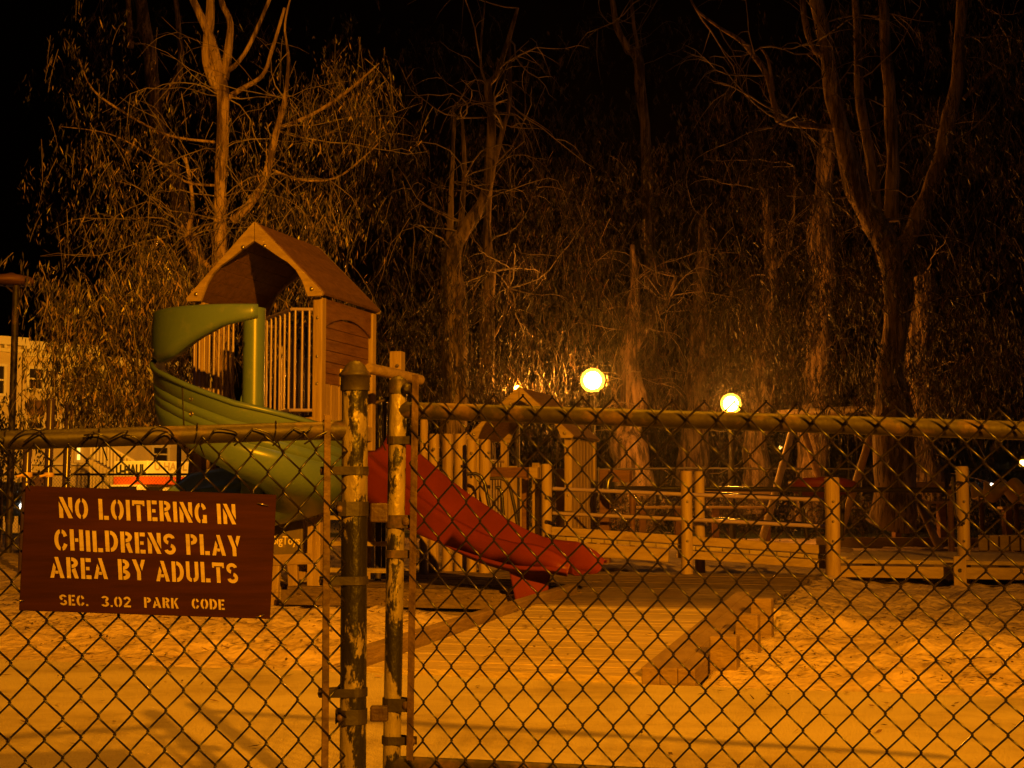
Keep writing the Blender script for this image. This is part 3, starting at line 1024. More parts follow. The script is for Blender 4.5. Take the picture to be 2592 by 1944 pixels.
# ------------------------------------------------------------------ spiral slide
SC_ = Vector((-2.235, 12.6, 0))
slide = thing('spiral_slide', 'olive green plastic spiral slide curling round a thick pole below the tall tower', 'slide', SC_)
MB().tube([SC_ - ZV * 0.1, SC_ + ZV * 0.8, SC_ + ZV * 1.6, SC_ + ZV * 2.56], 0.095, 24).build('pole', M['green'], slide)
TH = [70, 90, 135, 180, 225, 270, 315, 360, 405, 450, 495, 540, 570]
ZT = [1.70, 1.68, 1.62, 1.53, 1.34, 1.10, .95, .85, .75, .66, .55, .43, .37]
prof = [(.10, .26), (.13, .10), (.20, .015), (.38, -.02), (.62, 0.0), (.74, .05), (.80, .12), (.815, .20), (.822, .275), (.813, .281), (.824, .287), (.83, .355), (.821, .361), (.832, .367), (.836, .435), (.827, .441), (.838, .447), (.842, .56), (.848, .59), (.858, .597), (.868, .585), (.866, .56)]
vs, fs = [], []
ths = np.arange(150, 560, 5.0)
for th_ in ths:
    z = float(np.interp(th_, TH, ZT))
    e = 1.0
    for r_, dz in prof:
        r2 = r_
        if th_ > 505 and r_ > 0.3:   # exit runs out straight
            r2 = r_ + (th_ - 505) / 55 * 0.12
        vs.append((SC_.x + r2 * math.cos(rad(th_)), SC_.y + r2 * math.sin(rad(th_)), z + dz * (smooth(146, 172, th_) if th_ < 500 else 1 - (th_ - 500) / 90)))
n = len(prof)
for i in range(len(ths) - 1):
    for k in range(n - 1):
        fs.append((i * n + k, (i + 1) * n + k, (i + 1) * n + k + 1, i * n + k + 1))
MB().add(vs, fs, True).build('chute', M['green'], slide, solid=0.014)
# tall guard shell on the left and front of the first turn
vs, fs = [], []
ths = list(np.arange(162, 284, 4.0))
rows_ = 8
for th_ in ths:
    zt = 2.485 - 0.16 * (1 - smooth(165, 200, th_))
    if th_ < 190: zb = float(np.interp(th_, TH, ZT)) + 0.55
    else:
        zb = float(np.interp(th_, [186, 205, 225, 242, 262, 283], [2.10, 2.06, 2.09, 2.20, 2.32, 2.385]))
    for k in range(rows_ + 1):
        t = k / rows_
        rr = 0.845 + 0.012 * math.sin(math.pi * t)
        if k == 0 and th_ >= 190: rr -= 0.035
        vs.append((SC_.x + rr * math.cos(rad(th_)), SC_.y + rr * math.sin(rad(th_)), lerp(zb, zt, t)))
n = rows_ + 1
for i in range(len(ths) - 1):
    for k in range(rows_):
        fs.append((i * n + k, (i + 1) * n + k, (i + 1) * n + k + 1, i * n + k + 1))
# roll a wide lower lip inwards
base = len(vs)
lip = [i for i, t in enumerate(ths) if t >= 190]
for i in lip:
    th_ = ths[i]
    p = vs[i * n]
    rr = 0.845 - 0.115
    vs.append((SC_.x + rr * math.cos(rad(th_)), SC_.y + rr * math.sin(rad(th_)), p[2] + 0.012))
for q in range(len(lip) - 1):
    i = lip[q]
    fs.append((i * n, base + q, base + q + 1, (i + 1) * n))
MB().add(vs, fs, True).build('guard_shell', M['green'], slide, solid=0.016)


def on_shell(th_, z, r_=0.862):
    return SC_ + Vector((r_ * math.cos(rad(th_)), r_ * math.sin(rad(th_)), z)), Vector((math.cos(rad(th_)), math.sin(rad(th_)), 0))


for th_, z, r_ in ((196, 2.33, .862), (203, 2.16, .862), (244, 1.60, .838), (244, 1.47, .83), (244, 1.72, .842)):
    p, nn = on_shell(th_, z, r_)
    MB().lathe(p - nn * 0.006, [(0.020, 0), (0.021, .008), (.012, .013), (.011, .008), (.001, .008)], 14, nn).build('bolt', M['bolt'], slide)
# seam between two mouldings of the chute
pts = []
for dz in (0.02, .12, .2, .3, .4, .5, .55):
    r_ = float(np.interp(dz, [0, .05, .12, .2, .56], [.66, .745, .805, .822, .85]))
    pts.append(SC_ + Vector((r_ * math.cos(rad(238)), r_ * math.sin(rad(238)), float(np.interp(238, TH, ZT)) + dz)))
MB().tube(pts, 0.007, 6).build('seam', M['blackpipe'], slide)
# lit timber post that props the chute
prop = thing('slide_prop', 'lone timber post propping the spiral slide behind the sign', 'post', P(511, 1260, 13.6))
MB().tube([Vector((P(511, 1200, 13.6).x, 13.6, -0.1)), Vector((P(511, 1200, 13.6).x, 13.6, 1.5))], 0.042, 14).build('shaft', M['timber'], prop)
MB().tube([Vector((P(511, 1200, 13.6).x, 13.6, 1.5)), Vector((P(511, 1200, 13.6).x, 13.6, 1.55))], [0.05, 0.03], 14).build('cap', M['timber'], prop)

# ------------------------------------------------------------------ straight red slide
rs0 = P(905, 1150, 13.75); rs1 = P(1505, 1452, 12.75)
red = thing('red_slide', 'dark red plastic slide dropping to the right behind the gate post', 'slide', (rs1.x, rs1.y, 0))
cl = [(905, 1140, 13.75), (960, 1190, 13.55), (1040, 1262, 13.25), (1130, 1330, 12.95), (1210, 1382, 12.7), (1285, 1420, 12.5), (1350, 1438, 12.35), (1405, 1444, 12.2), (1455, 1446, 12.1), (1485, 1453, 12.05)]
cp = [P(*c) for c in cl]
# resample
den = []
for i in range(len(cp) - 1):
    for k in range(5):
        t = k / 5
        p0_, p1_, p2_, p3_ = cp[max(i - 1, 0)], cp[i], cp[i + 1], cp[min(i + 2, len(cp) - 1)]
        den.append(0.5 * ((2 * p1_) + (p2_ - p0_) * t + (2 * p0_ - 5 * p1_ + 4 * p2_ - p3_) * t * t + (3 * p1_ - p0_ - 3 * p2_ + p3_) * t ** 3))
den.append(cp[-1])
rp_ = [(-.385, -.11), (-.38, .0), (-.372, .17), (-.365, .215), (-.335, .225), (-.31, .20), (-.28, .05), (-.22, .0), (-.08, -.005), (-.06, .02), (.0, .028), (.06, .02), (.08, -.005), (.22, 0), (.28, .05), (.31, .20), (.335, .225), (.365, .215), (.37, .17)]
vs, fs = [], []
for i, p in enumerate(den):
    t = (den[min(i + 1, len(den) - 1)] - den[max(i - 1, 0)]).normalized()
    side = Vector((t.y, -t.x, 0)).normalized()        # towards the camera
    nn = side.cross(t)
    if nn.z < 0: nn = -nn
    f_ = 1 - 0.55 * smooth(len(den) - 12, len(den) - 1, i)
    g_ = 1 - smooth(8, 26, i)
    for s, h in rp_:
        vs.append(p + side * s * -1 + nn * ((h * g_ + 0.05 * (1 - g_)) if h < -0.05 else h * f_))
n = len(rp_)
for i in range(len(den) - 1):
    for k in range(n - 1):
        fs.append((i * n + k, i * n + k + 1, (i + 1) * n + k + 1, (i + 1) * n + k))
MB().add(vs, fs, True).build('chute', M['red'], red, solid=0.012)
q = P(1345, 1470, 12.25)
mb = MB()
bq = [Vector((q.x - .13, q.y - .14, 0.12)), Vector((q.x + .12, q.y - .14, 0.12)), Vector((q.x + .12, q.y + .14, 0.12)), Vector((q.x - .13, q.y + .14, 0.12))]
tq = [Vector((q.x - .19, q.y - .20, .34)), Vector((q.x + .16, q.y - .20, .31)), Vector((q.x + .16, q.y + .20, .31)), Vector((q.x - .19, q.y + .20, .34))]
mb.hexa([p - ZV * .06 for p in bq], tq)
mb.build('foot', M['red'], red, bevel=0.015)
mb = MB()
mb.tube([P(958, 1290, 14.1), Vector((P(958, 1290, 14.1).x, 14.1, 0))], 0.03, 10)
mb.build('support_leg', M['galv'], red)

# ------------------------------------------------------------------ log beam, tall post and dark climbing gear beside the tower
lb = thing('log_rail', 'round log rail running from the tall tower to the post behind the gate stile', 'rail', P(1062, 965, 13.6))
MB().tube([P(933, 932, 13.2), P(940, 934, 13.25), P(1000, 946, 13.6), P(1064, 962, 14.0)], [0.044, 0.05, 0.05, 0.05], 16).build('log', M['timber_h'], lb)
tp = thing('tall_post', 'tall square timber post rising behind the log rail by the gate', 'post', (P(1006, 900, 14.6).x, 14.6, 0))
post(tp, P(1006, 900, 14.6), 0, P(1006, 890, 14.6).z, 0.125, 'shaft')
MB().lathe(P(1005, 926, 14.52), [(0.018, 0), (.015, .01), (.002, .014)], 10, Vector((0, -1, 0))).build('bolt', M['bolt'], tp)
fp = thing('fire_pole', 'glossy black twin sliding poles between the two gate posts', 'pole', (P(962, 1050, 14.9).x, 14.9, 0))
for x in (944, 961, 974):
    MB().tube([Vector((P(x, 1000, 14.9).x, 14.9, 0)), P(x, 965 if x < 950 else 1005, 14.9)], 0.022, 12).build('pole', M['blackpipe'], fp)
MB().tube([P(935, 1025, 14.85), P(960, 1017, 14.85), P(986, 1008, 14.85)], 0.02, 10).build('top_bar', M['galv'], fp)

# ------------------------------------------------------------------ second tower, palisade and links
FR2 = Vector((0.70, 18.0, 0))
t2 = thing('play_tower', 'low roofed timber play tower behind the gate, left of the bright lamp', 'play tower', FR2 - V * 0.6 + U * 0.6, 'roofed timber play towers')
for q in (FR2, FR2 - V * WV, FR2 + U * WV, FR2 - V * WV + U * WV):
    post(t2, q, -0.1, 1.66)
roof(t2, FR2, WV, 1.32, 1.66, 2.26)
mb = MB()
for k in range(8):
    c = FR2 - V * (WV / 2) + U * (0.075 + k * 0.15)
    mb.box(c + ZV * 0.52, V * 0.6, U * 0.07, ZV * 0.02)
mb.build('platform', M['deck_light'], t2, bevel=0.004)
mb = MB()
for k in range(7):
    mb.box(FR2 + U * (0.12 + k * 0.16) + V * 0.01 + ZV * 1.05, V * 0.014, U * 0.073, ZV * 0.6)
mb.build('wall_panel', M['timber'], t2, bevel=0.006)
MB().beam(FR2 + ZV * 0.47 + U * 0.0, FR2 - V * WV + ZV * 0.47, 0.05, 0.14).build('platform_beam', M['timber_h'], t2, bevel=0.005)
pickets(t2, FR2 - V * WV + U * 0.06, FR2 - V * WV + U * (WV - .06), 0.62, 1.4, 9)
for z in (1.45, .95, .5):
    MB().lathe(FR2 - U * 0.047 + ZV * z, [(0.016, 0), (0.014, .008), (.002, .011)], 10, -U).build('bolt', M['bolt'], t2)
# wall boards at the back seen through the opening
mb = MB()
for k in range(7):
    mb.box(FR2 - V * (0.1 + k * 0.165) + U * WV + ZV * (0.92 + 0.05 * math.sin(k * 2.1)), V * 0.06, U * 0.014, ZV * 0.42)
mb.build('back_boards', M['timber'], t2, bevel=0.006)

pal = thing('log_palisade', 'row of upright yellow logs of uneven height behind the red slide', 'palisade', (P(1160, 1300, 15.6).x, 15.6, 0))
for x0, x1, yt, dd in ((1062, 1083, 1062, 15.3), (1085, 1112, 1098, 15.4), (1119, 1147, 1098, 15.75), (1149, 1182, 1098, 15.9), (1181, 1207, 1112, 15.6), (1212, 1242, 1112, 15.5)):
    p = P((x0 + x1) / 2, 1200, dd)
    post(pal, p, -0.1, P(0, yt, dd).z, (x1 - x0) * mpp(dd) * 0.98, 'log', 'timber', True)
for x, y in ((1097, 1137), (1193, 1148), (1192, 1207), (1237, 1146)):
    MB().lathe(P(x, y, 15.3), [(0.016, 0), (0.013, .01), (.002, .013)], 10, Vector((0, -1, 0))).build('bolt', M['bolt'], pal)

lk = thing('link_frame', 'dark crossbeam between timber posts beneath the low tower roof', 'frame', (P(1384, 1390, 16.2).x, 16.2, 0))
post(lk, P(1384, 1300, 16.2), -.05, P(0, 1174, 16.2).z, 0.118, 'post', 'timber', True)
post(lk, P(1360, 1300, 16.6), -.05, P(0, 1212, 16.6).z, 0.085, 'post')
post(lk, P(1330, 1300, 17.0), -.05, P(0, 1205, 17.0).z, 0.075, 'post', 'timber_red')
MB().beam(P(1240, 1196, 16.7), P(1346, 1196, 16.4), 0.1, 0.115).build('crossbeam', M['timber_red'], lk, bevel=0.006)
MB().box(P(1353, 1196, 16.3), V * 0.05, U * 0.06, ZV * 0.062).build('beam_end', M['timber_h'], lk, bevel=0.006)
for (x0, x1, y0, y1, mm) in ((1182, 1247, 1200, 1330, 'blackpipe'), (1240, 1314, 1211, 1352, 'galv'), (1255, 1278, 1235, 1320, 'blackpipe')):
    hp = thing('hoop_handle', {1182: 'black bent hoop rail beside the upright logs', 1240: 'pale bent hoop rail under the dark crossbeam', 1255: 'dark inner hoop rail between the black and pale hoops'}[x0], 'hoop', (P(x0, y1, 15.1).x, 15.1, 0), 'bent hoop rails by the log palisade')
    wd = x1 - x0
    pts = [P(x0, y0, 15.1), P(x0 + wd * .35, y0 - 1, 15.1), P(x0 + wd * .55, y0 + 6, 15.1), P(x0 + wd * .7, y0 + 25, 15.1), P(x0 + wd * .85, y0 + 75, 15.1), P(x1, y1, 15.1), P(x1 + wd * .12, y1 + 40, 15.1)]
    MB().tube(pts, 0.018, 10).build('rail', M[mm], hp)

# ramp deck of the low tower, going down to the right
rd = thing('ramp_deck', 'sloping plank ramp with mauve pipe rails leading right from the low tower', 'ramp', pg(1.0, 8.2))
R0 = Vector((0.45, 15.8, 0.49)); R1 = Vector((3.30, 14.93, 0.31))
rdv = (R1 - R0).normalized(); rdu = U
mb = MB()
k = 0.0
Lr = (R1 - R0).length
while k < Lr:
    c = R0 + rdv * (k + 0.07) + rdu * 0.5
    mb.box(c, rdv * 0.066, rdu * 0.52, ZV * 0.02)
    k += 0.14
mb.build('planks', M['deck_light'], rd, bevel=0.003)
MB().beam(R0 - rdu * 0.0 - ZV * 0.10 + rdv * 0.1, R0 + rdv * Lr * 0.42 - ZV * 0.10, 0.045, 0.14).build('stringer', M['timber_h'], rd, bevel=0.01)
MB().beam(R0 + rdv * Lr * 0.45 - ZV * 0.075, R1 - ZV * 0.075, 0.045, 0.085).build('stringer', M['timber_h'], rd, bevel=0.006)
MB().beam(R0 + rdu * 0.0 + ZV * 0.075 - rdv * 0.02, R1 + ZV * 0.075, 0.06, 0.09).build('edge_board', M['timber_h'], rd, bevel=0.006)
for y0, y1, y2 in ((1237, 1251, 1266), (1299, 1314, 1333)):
    MB().tube([P(1400, y0, 15.75), P(1726, y1, 15.25), P(2092, y2, 14.9)], 0.021, 12).build('pipe_rail', M['pinkpipe'], rd)
    MB().tube([P(1400, y0 + 2, 16.9), P(1760, y1 - 3, 16.5), P(2070, y2 - 4, 16.1)], 0.02, 10).build('pipe_rail', M['blackpipe'], rd)

for (x, yt, dd, s, lab) in ((1738, 1192, 15.25, 0.122, 'round-topped timber post at the near side of the ramp deck'), (1771, 1193, 16.4, 0.115, 'round-topped timber post just behind the near ramp post'),
                            (2107, 1208, 14.72, 0.15, 'stout timber post at the low end of the ramp rails'), (2438, 1180, 14.6, 0.122, 'round-topped timber post standing at the long low deck, far right')):
    q = P(x, 1300, dd)
    tt = thing('timber_post', lab, 'post', (q.x, q.y, 0), 'timber posts of the ramp and low deck')
    post(tt, q, -0.1, P(0, yt, dd).z, s, 'shaft', 'timber', True)
    for yy in (1270, 1320, 1370):
        MB().lathe(P(x + 2, yy, dd - s * 0.5), [(0.014, -0.004), (0.012, .008), (.002, .011)], 8, Vector((0, -1, 0))).build('bolt', M['bolt'], tt)

ld = thing('low_deck', 'long low timber deck on legs at the right, casting a dark gap beneath', 'deck', pg(5.0, 7.5))
D0 = Vector((3.25, 14.75, 0)); D1 = D0 + V * 6.0
mb = MB()
for k in range(14):
    c = D0 + V * 3.0 + U * (0.09 + k * 0.18) + ZV * 0.285
    mb.box(c, V * 3.0, U * 0.086, ZV * 0.02)
mb.build('boards', M['deck_light'], ld, bevel=0.004)
MB().beam(D0 + ZV * 0.185 + U * 0.02, D1 + ZV * 0.185 + U * 0.02, 0.05, 0.115).build('fascia', M['timber_h'], ld, bevel=0.006)
q = P(2430, 1440, 14.15)
MB().box(Vector((q.x, q.y, 0.16)), V * 0.06, U * 0.03, ZV * 0.2).build('leg', M['timber'], ld, bevel=0.008)
MB().lathe(P(2430, 1444, 14.12), [(0.02, 0), (0.02, .003)], 10, Vector((0, -1, 0))).build('bolt', M['blackpipe'], ld)
for k in (0.3, 5.2):
    MB().box(D0 + V * k + U * 0.3 + ZV * 0.08, V * 0.06, U * 0.06, ZV * 0.17).build('leg', M['timber'], ld)

# arch post with hook by the low tower's right wall
tq_ = thing('beam_post', 'dark post with a short horizontal arm right of the low tower wall', 'post', (P(1532, 1350, 18.4).x, 18.4, 0))
post(tq_, P(1532, 1300, 18.4), 0, P(0, 1188, 18.4).z, 0.12, 'shaft', 'timber_red')
MB().beam(P(1546, 1204, 18.3), P(1597, 1206, 18.2), 0.13, 0.15).build('arm', M['timber_red'], tq_, bevel=0.01)
pts = [P(1552, 1203, 18.1), P(1540, 1215, 18.1), P(1536, 1240, 18.1), P(1544, 1262, 18.1), P(1551, 1278, 18.1)]
MB().tube(pts, [0.03, 0.05, 0.06, 0.05, 0.02], 12).build('hook', M['blackpipe'], tq_)

# horizontal bar, spring seat, swing, wavy slide
hb = thing('long_bar', 'long dark horizontal exercise bar behind the ramp rails', 'bar', (P(2050, 1300, 20).x, 20, 0))
MB().tube([P(1560, 1236, 21.0), P(2408, 1241, 19.0)], 0.035, 12).build('bar', M['blackpipe'], hb)
for x, dd in ((1600, 20.9), (2405, 19.0)):
    MB().tube([Vector((P(x, 1240, dd).x, dd, 0)), P(x, 1240, dd)], 0.04, 12).build('leg', M['timber_red'], hb)
rg = thing('hanging_ring', 'bent metal ring hooked at the far right timber post', 'ring', (P(2415, 1330, 14.4).x, 14.4, 0))
MB().tube([P(2412, 1208, 14.45), P(2411, 1228, 14.4), P(2414, 1260, 14.4), P(2416, 1300, 14.4), P(2428, 1320, 14.45), P(2440, 1326, 14.5)], 0.012, 8).build('hoop', M['galv'], rg)
MB().tube([P(2411, 1228, 14.4), P(2424, 1220, 14.45), P(2436, 1222, 14.5)], 0.012, 8).build('hook', M['galv'], rg)

bt = thing('boat_seat', 'red boat-shaped plastic rocker seat on a metal stem over a round timber base', 'rocker', (P(2083, 1365, 21).x, 21, 0))
DB = 21.0
vs, fs = [], []
NB = 13
for i in range(NB):
    t = i / (NB - 1)
    x = lerp(1997, 2170, t)
    wv_ = math.sin(math.pi * min(1, max(0, t))) ** 0.6
    top = 1209 + 14 * (2 * abs(t - 0.47)) ** 2.2
    bot = 1258 - 20 * (2 * abs(t - 0.5)) ** 2.5
    for (f_, s) in ((0.0, 0.34), (0.35, 0.4), (0.62, 0.3), (1.0, 0.08)):
        p = P(x, lerp(top, bot, f_), DB)
        vs.append((p.x, DB - s * wv_ - 0.01, p.z))
    for (f_, s) in ((1.0, 0.08), (0.62, 0.3), (0.35, 0.4), (0.0, 0.34)):
        p = P(x, lerp(top, bot, f_), DB)
        vs.append((p.x, DB + s * wv_ + 0.01, p.z))
for i in range(NB - 1):
    for k in range(7):
        fs.append((i * 8 + k, i * 8 + k + 1, i * 8 + 8 + k + 1, i * 8 + 8 + k))
MB().add(vs, fs, True).build('hull', M['red'], bt, solid=0.03)
MB().tube([P(2024, 1240, 20.8), P(2031, 1290, 20.8), P(2044, 1368, 20.8)], 0.03, 10).build('stem', M['galv'], bt)
MB().tube([P(2134, 1240, 20.9), P(2133, 1290, 20.9), P(2130, 1368, 20.9)], 0.03, 10).build('stem', M['galv'], bt)
c = P(2083, 1378, 20.8); c.z = 0.05
MB().lathe(c, [(0.40, 0), (.42, .0), (.42, .15), (.37, .17), (.1, .17)], 26).build('base_ring', M['timber_h'], bt)

sw = thing('swing_frame', 'tall A-frame timber swing standing behind the gate rail', 'swing', (P(2120, 1370, 27).x, 27, 0))
ap1, ap2 = P(2018, 1045, 28.5), P(2224, 1036, 25.5)
MB().tube([ap1 - Vector((0.3, -0.3, 0)), ap2 + Vector((0.2, -0.2, 0))], 0.075, 14).build('top_beam', M['timber_h'], sw)
for a, (x, y, dd) in ((ap1, (1921, 1362, 27.2)), (ap1, (2128, 1330, 30.5)), (ap2, (2385, 1396, 25.0)), (ap2, (2112, 1330, 27.0))):
    e = P(x, y, dd); e.z = min(e.z, -0.05)
    MB().tube([a, lerp(a, e, 0.5), e], 0.068, 14).build('leg', M['timber'], sw)
MB().tube([P(2139, 1051, 25.2), P(2192, 1040, 25.2)], 0.02, 8).build('brace', M['bolt'], sw)
for x0, dd in ((2080, 27.6), (2150, 26.6)):
    for e_ in (0, 22):
        MB().tube([lerp(ap1, ap2, (x0 - 2018 + e_) / 206), P(x0 + e_, 1290, dd)], 0.008, 6).build('chain', M['galv'], sw)
    MB().box(P(x0 + 11, 1291, dd), Vector((.2, 0, 0)), Vector((0, .08, 0)), ZV * 0.012).build('seat', M['rubber'], sw)

ws = thing('wavy_slide', 'yellow plastic wavy slide at the far right edge near car lights', 'slide', (P(2560, 1300, 24).x, 24, 0))
vs, fs = [], []
NB = 40
for i in range(NB):
    t = i / (NB - 1)
    x = lerp(2474, 2740, t)
    zc = 1240 + 16 * math.sin((x - 2474) / 88 * 2 * math.pi - 0.4) * min(1, t * 8)
    p = P(x, zc, 24 - t * 0.8)
    for s, h in ((-.32, .12), (-.32, -.12), (-.27, -.14), (.0, -.12), (.27, -.14), (.32, -.12), (.32, .12)):
        vs.append((p.x, p.y + s, p.z + h * (0.75 + 0.35 * math.sin((x - 2474) / 88 * 2 * math.pi + 1.0))))
for i in range(NB - 1):
    for k in range(6):
        fs.append((i * 7 + k, i * 7 + k + 1, i * 7 + 8 + k, i * 7 + 7 + k))
MB().add(vs, fs, True).build('chute', M['yellow'], ws, solid=0.02)
for x in (2482, 2570, 2690):
    MB().tube([Vector((P(x, 1260, 24).x, 23.9, 0)), P(x, 1255, 23.9)], 0.04, 10).build('leg', M['timber_red'], ws)

# low timber borders and benches behind
bo = thing('timber_border', 'low timber border edging the wood chips across the playground', 'border', pg(4, 20.2))
MB().beam(pg(-1.0, 20.1, 0.10), pg(12.5, 20.1, 0.10), 0.12, 0.22).build('beam', M['timber_h'], bo, bevel=0.01)
bo = thing('timber_border', 'low near border of the wood chips just behind the ramp deck', 'border', pg(4, 11.4))
MB().beam(pg(1.2, 11.4, 0.08), pg(10.5, 11.4, 0.08), 0.12, 0.2).build('beam', M['timber_h'], bo, bevel=0.01)
bo = thing('timber_border', 'short stacked border of timber blocks right of the far post', 'border', pg(6.5, 9.5))
for k in range(5):
    MB().box(P(2490 + k * 27, 1374, 17.2 - k * 0.1), V * 0.06, U * 0.12, ZV * 0.09).build('block', M['timber_h'], bo, bevel=0.01)


def bench(x0, x1, y, dd, lab):
    a, b_ = P(x0, y, dd), P(x1, y, dd)
    t = thing('park_bench', lab, 'bench', ((a.x + b_.x) / 2, dd, 0), 'park benches by the far fence')
    MB().beam(a, b_, 0.34, 0.05).build('seat', M['timber_h'], t, bevel=0.006)
    up_ = ZV * 0.33 + Vector((0, 0.22, 0))
    MB().beam(a + up_, b_ + up_, 0.05, 0.16, up=ZV).build('backrest', M['timber_h'], t, bevel=0.006)
    for s in (0.12, 0.88):
        p = lerp(a, b_, s)
        MB().box(Vector((p.x, dd, p.z / 2)), Vector((.06, 0, 0)), Vector((0, .13, 0)), ZV * (p.z / 2 - 0.025)).build('leg', M['timber_red'], t)
    return t


bench(1612, 1730, 1284, 30.0, 'slatted bench left of the near ramp post, beyond the wood chips')
bench(1790, 1960, 1284, 30.5, 'slatted bench between the ramp posts and the swing leg')
bench(2250, 2400, 1272, 29.0, 'slatted bench on thick legs behind the right swing leg')
bench(2530, 2680, 1286, 28.5, 'slatted bench under the yellow wavy slide')

# indigo posts on the left
for x, yt, dd, lab in ((69, 1128, 15.6, 'indigo steel post nearest the left edge, half hidden by the fence rail'), (125, 1008, 16.6, 'tall indigo steel post, middle one of the three above the sign'), (171, 1019, 17.2, 'tall indigo steel post, right one of the three above the sign')):
    q = P(x, 1200, dd)
    tt = thing('indigo_post', lab, 'post', (q.x, dd, 0), 'indigo steel play posts')
    zt = P(0, yt, dd).z
    MB().tube([Vector((q.x - .03, dd, -.1)), Vector((q.x, dd, zt - .03)), Vector((q.x, dd, zt - .008)), Vector((q.x, dd, zt))], [.047, .047, .04, .022], 16).build('shaft', M['bluepipe'], tt)
    if x < 150:
        zc = P(0, 1202, dd).z
        MB().lathe(Vector((q.x - .005, dd, zc - .025)), [(.055, 0), (.058, .012), (.058, .04), (.055, .05)], 16).build('clamp', M['yellow'], tt)
        MB().tube([Vector((q.x - .01, dd - .05, zc)), Vector((q.x - .085, dd - .09, zc - .02))], 0.016, 8).build('rail_stub', M['yellow'], tt)

# shaded pole lamp at the left edge (unlit)
q = P(40, 1200, 21)
lp = thing('shade_lamp', 'tall pole with a wide unlit dish shade at the left edge', 'lamp post', (q.x, 21, 0))
MB().tube([Vector((q.x - .08, 21, -.1)), P(41, 722, 21)], 0.05, 14).build('pole', M['galv'], lp)
MB().lathe(P(28, 722, 21), [(0.06, 0.0), (.34, .02), (.36, .06), (.28, .12), (.08, .16), (.03, .18)], 24).build('shade', M['timber_red'], lp)
MB().tube([P(36, 742, 21), P(0, 712, 21)], 0.014, 8).build('brace', M['galv'], lp)

# ------------------------------------------------------------------ far chain-link fence
ff = thing('far_fence', 'tall dark chain-link fence running across the whole back of the playground', 'fence', (0, 34, 0))
FY = lambda x: 34.0 - 0.10 * x * 0.0 - 0.06 * x
ztop = lambda x: float(np.interp(x, [-13, -7, 4, 12], [1.47, 1.47, 1.60, 1.55]))
xsf = np.arange(-14, 14.01, 1.0)
MB().tube([Vector((x, FY(x), ztop(x))) for x in xsf], 0.028, 8).build('top_rail', M['farwire'], ff)
for x in np.arange(-13, 14, 3.0):
    MB().tube([Vector((x, FY(x), 0)), Vector((x, FY(x), ztop(x) + .05))], 0.03, 8).build('fence_post', M['farwire'], ff)
mb = MB()
stepx = 0.0385
for j in range(int(28 / stepx)):
    x0 = -14 + j * stepx
    vs, fs = [], []
    nr = 32
    for k in range(nr + 1):
        xx = x0 + (stepx if (j + k) % 2 else 0)
        z = k * ztop(x0) / nr
        for dx in (-.0022, .0022):
            vs.append((xx + dx, FY(xx) - 0.02, z))
            vs.append((xx + dx, FY(xx) - 0.016, z))
    for k in range(nr):
        a = k * 4; b_ = a + 4
        fs += [(a, a + 2, b_ + 2, b_), (a + 1, b_ + 1, b_ + 3, a + 3)]
    mb.add(vs, fs)
mb.build('mesh', M['farwire'], ff)

# ------------------------------------------------------------------ lamps seen in the photo
def globe_lamp(px, py, d, r, label, m, power, group='globe lamps among the trees'):
    c = P(px, py, d)
    t = thing('park_lamp', label, 'lamp post', (c.x, d, 0), group)
    MB().tube([Vector((c.x, d, terr(c.x, d) - .1)), Vector((c.x, d, c.z - r))], [0.07, 0.05], 12).build('pole', M['galv'], t)
    MB().lathe(c - ZV * (r + .06), [(.09, 0), (.11, .03), (.13, .07)], 14).build('collar', M['galv'], t)
    prof_ = [(r * math.sin(rad(a)), -r * math.cos(rad(a))) for a in range(6, 175, 12)]
    prof2 = [(q_[0] * 0.72, q_[1] * 0.72) for q_ in prof_]
    bulb = MB().lathe(c, prof_, 20).build('globe', M['halo_shell'], t)
    MB().lathe(c, prof2, 16).build('bulb', m, bulb)
    return t


globe_lamp(1500, 963, 30.0, 0.25, 'bigger lit globe lamp standing just right of the low tower roof', M['globe'], 1)
globe_lamp(1850, 1022, 31.0, 0.22, 'lit globe lamp touching the top rail of the gate, right of the bigger one', M['globe'], 1)
for x_, y_, lb_ in ((1975, 1133, 'tiny white light behind the left swing leg'), (2027, 1128, 'tiny white light between the swing legs'), (2588, 1172, 'small yellow light low at the right edge')):
    globe_lamp(x_, y_, 72.0, 0.10 if x_ < 2500 else 0.2, lb_, M['globe_far'], 1, 'small far lights')
globe_lamp(1309, 984, 29.0, 0.085, 'small lit lamp at the peak of the low tower roof', M['globe'], 1)


def street_lamp(head, target, label, base=None):
    h = Vector(head)
    b_ = Vector(base) if base is not None else Vector((h.x - 1.6, h.y - 0.4, 0))
    t = thing('street_lamp', label, 'street lamp', (b_.x, b_.y, terr(b_.x, b_.y)), 'sodium street lamps')
    MB().tube([Vector((b_.x, b_.y, terr(b_.x, b_.y) - .1)), Vector((b_.x, b_.y, h.z + .1)), Vector((b_.x * .6 + h.x * .4, b_.y * .6 + h.y * .4, h.z + .32)), Vector((h.x, h.y, h.z + .28))], [.09, .06, .045, .04], 12).build('pole', M['galv'], t)
    MB().lathe(h + ZV * .20, [(.10, -.02), (.20, .0), (.19, .06), (.1, .12), (.02, .14)], 16).build('head', M['galv'], t)


street_lamp(KEY, None, 'sodium street lamp overhanging the path beside the viewer', (-3.9, 4.6, 0))
street_lamp(BACK, None, 'narrow sodium floodlight added out of view behind the viewer', (6.8, -9.6, 0))
street_lamp(SIDE, None, 'sodium street lamp beside the play area off to the left', (-7.3, 12.3, 0))
street_lamp(STREET, None, 'sodium street lamp at the kerb in front of the pale houses', (-11.2, 49.2, 0))

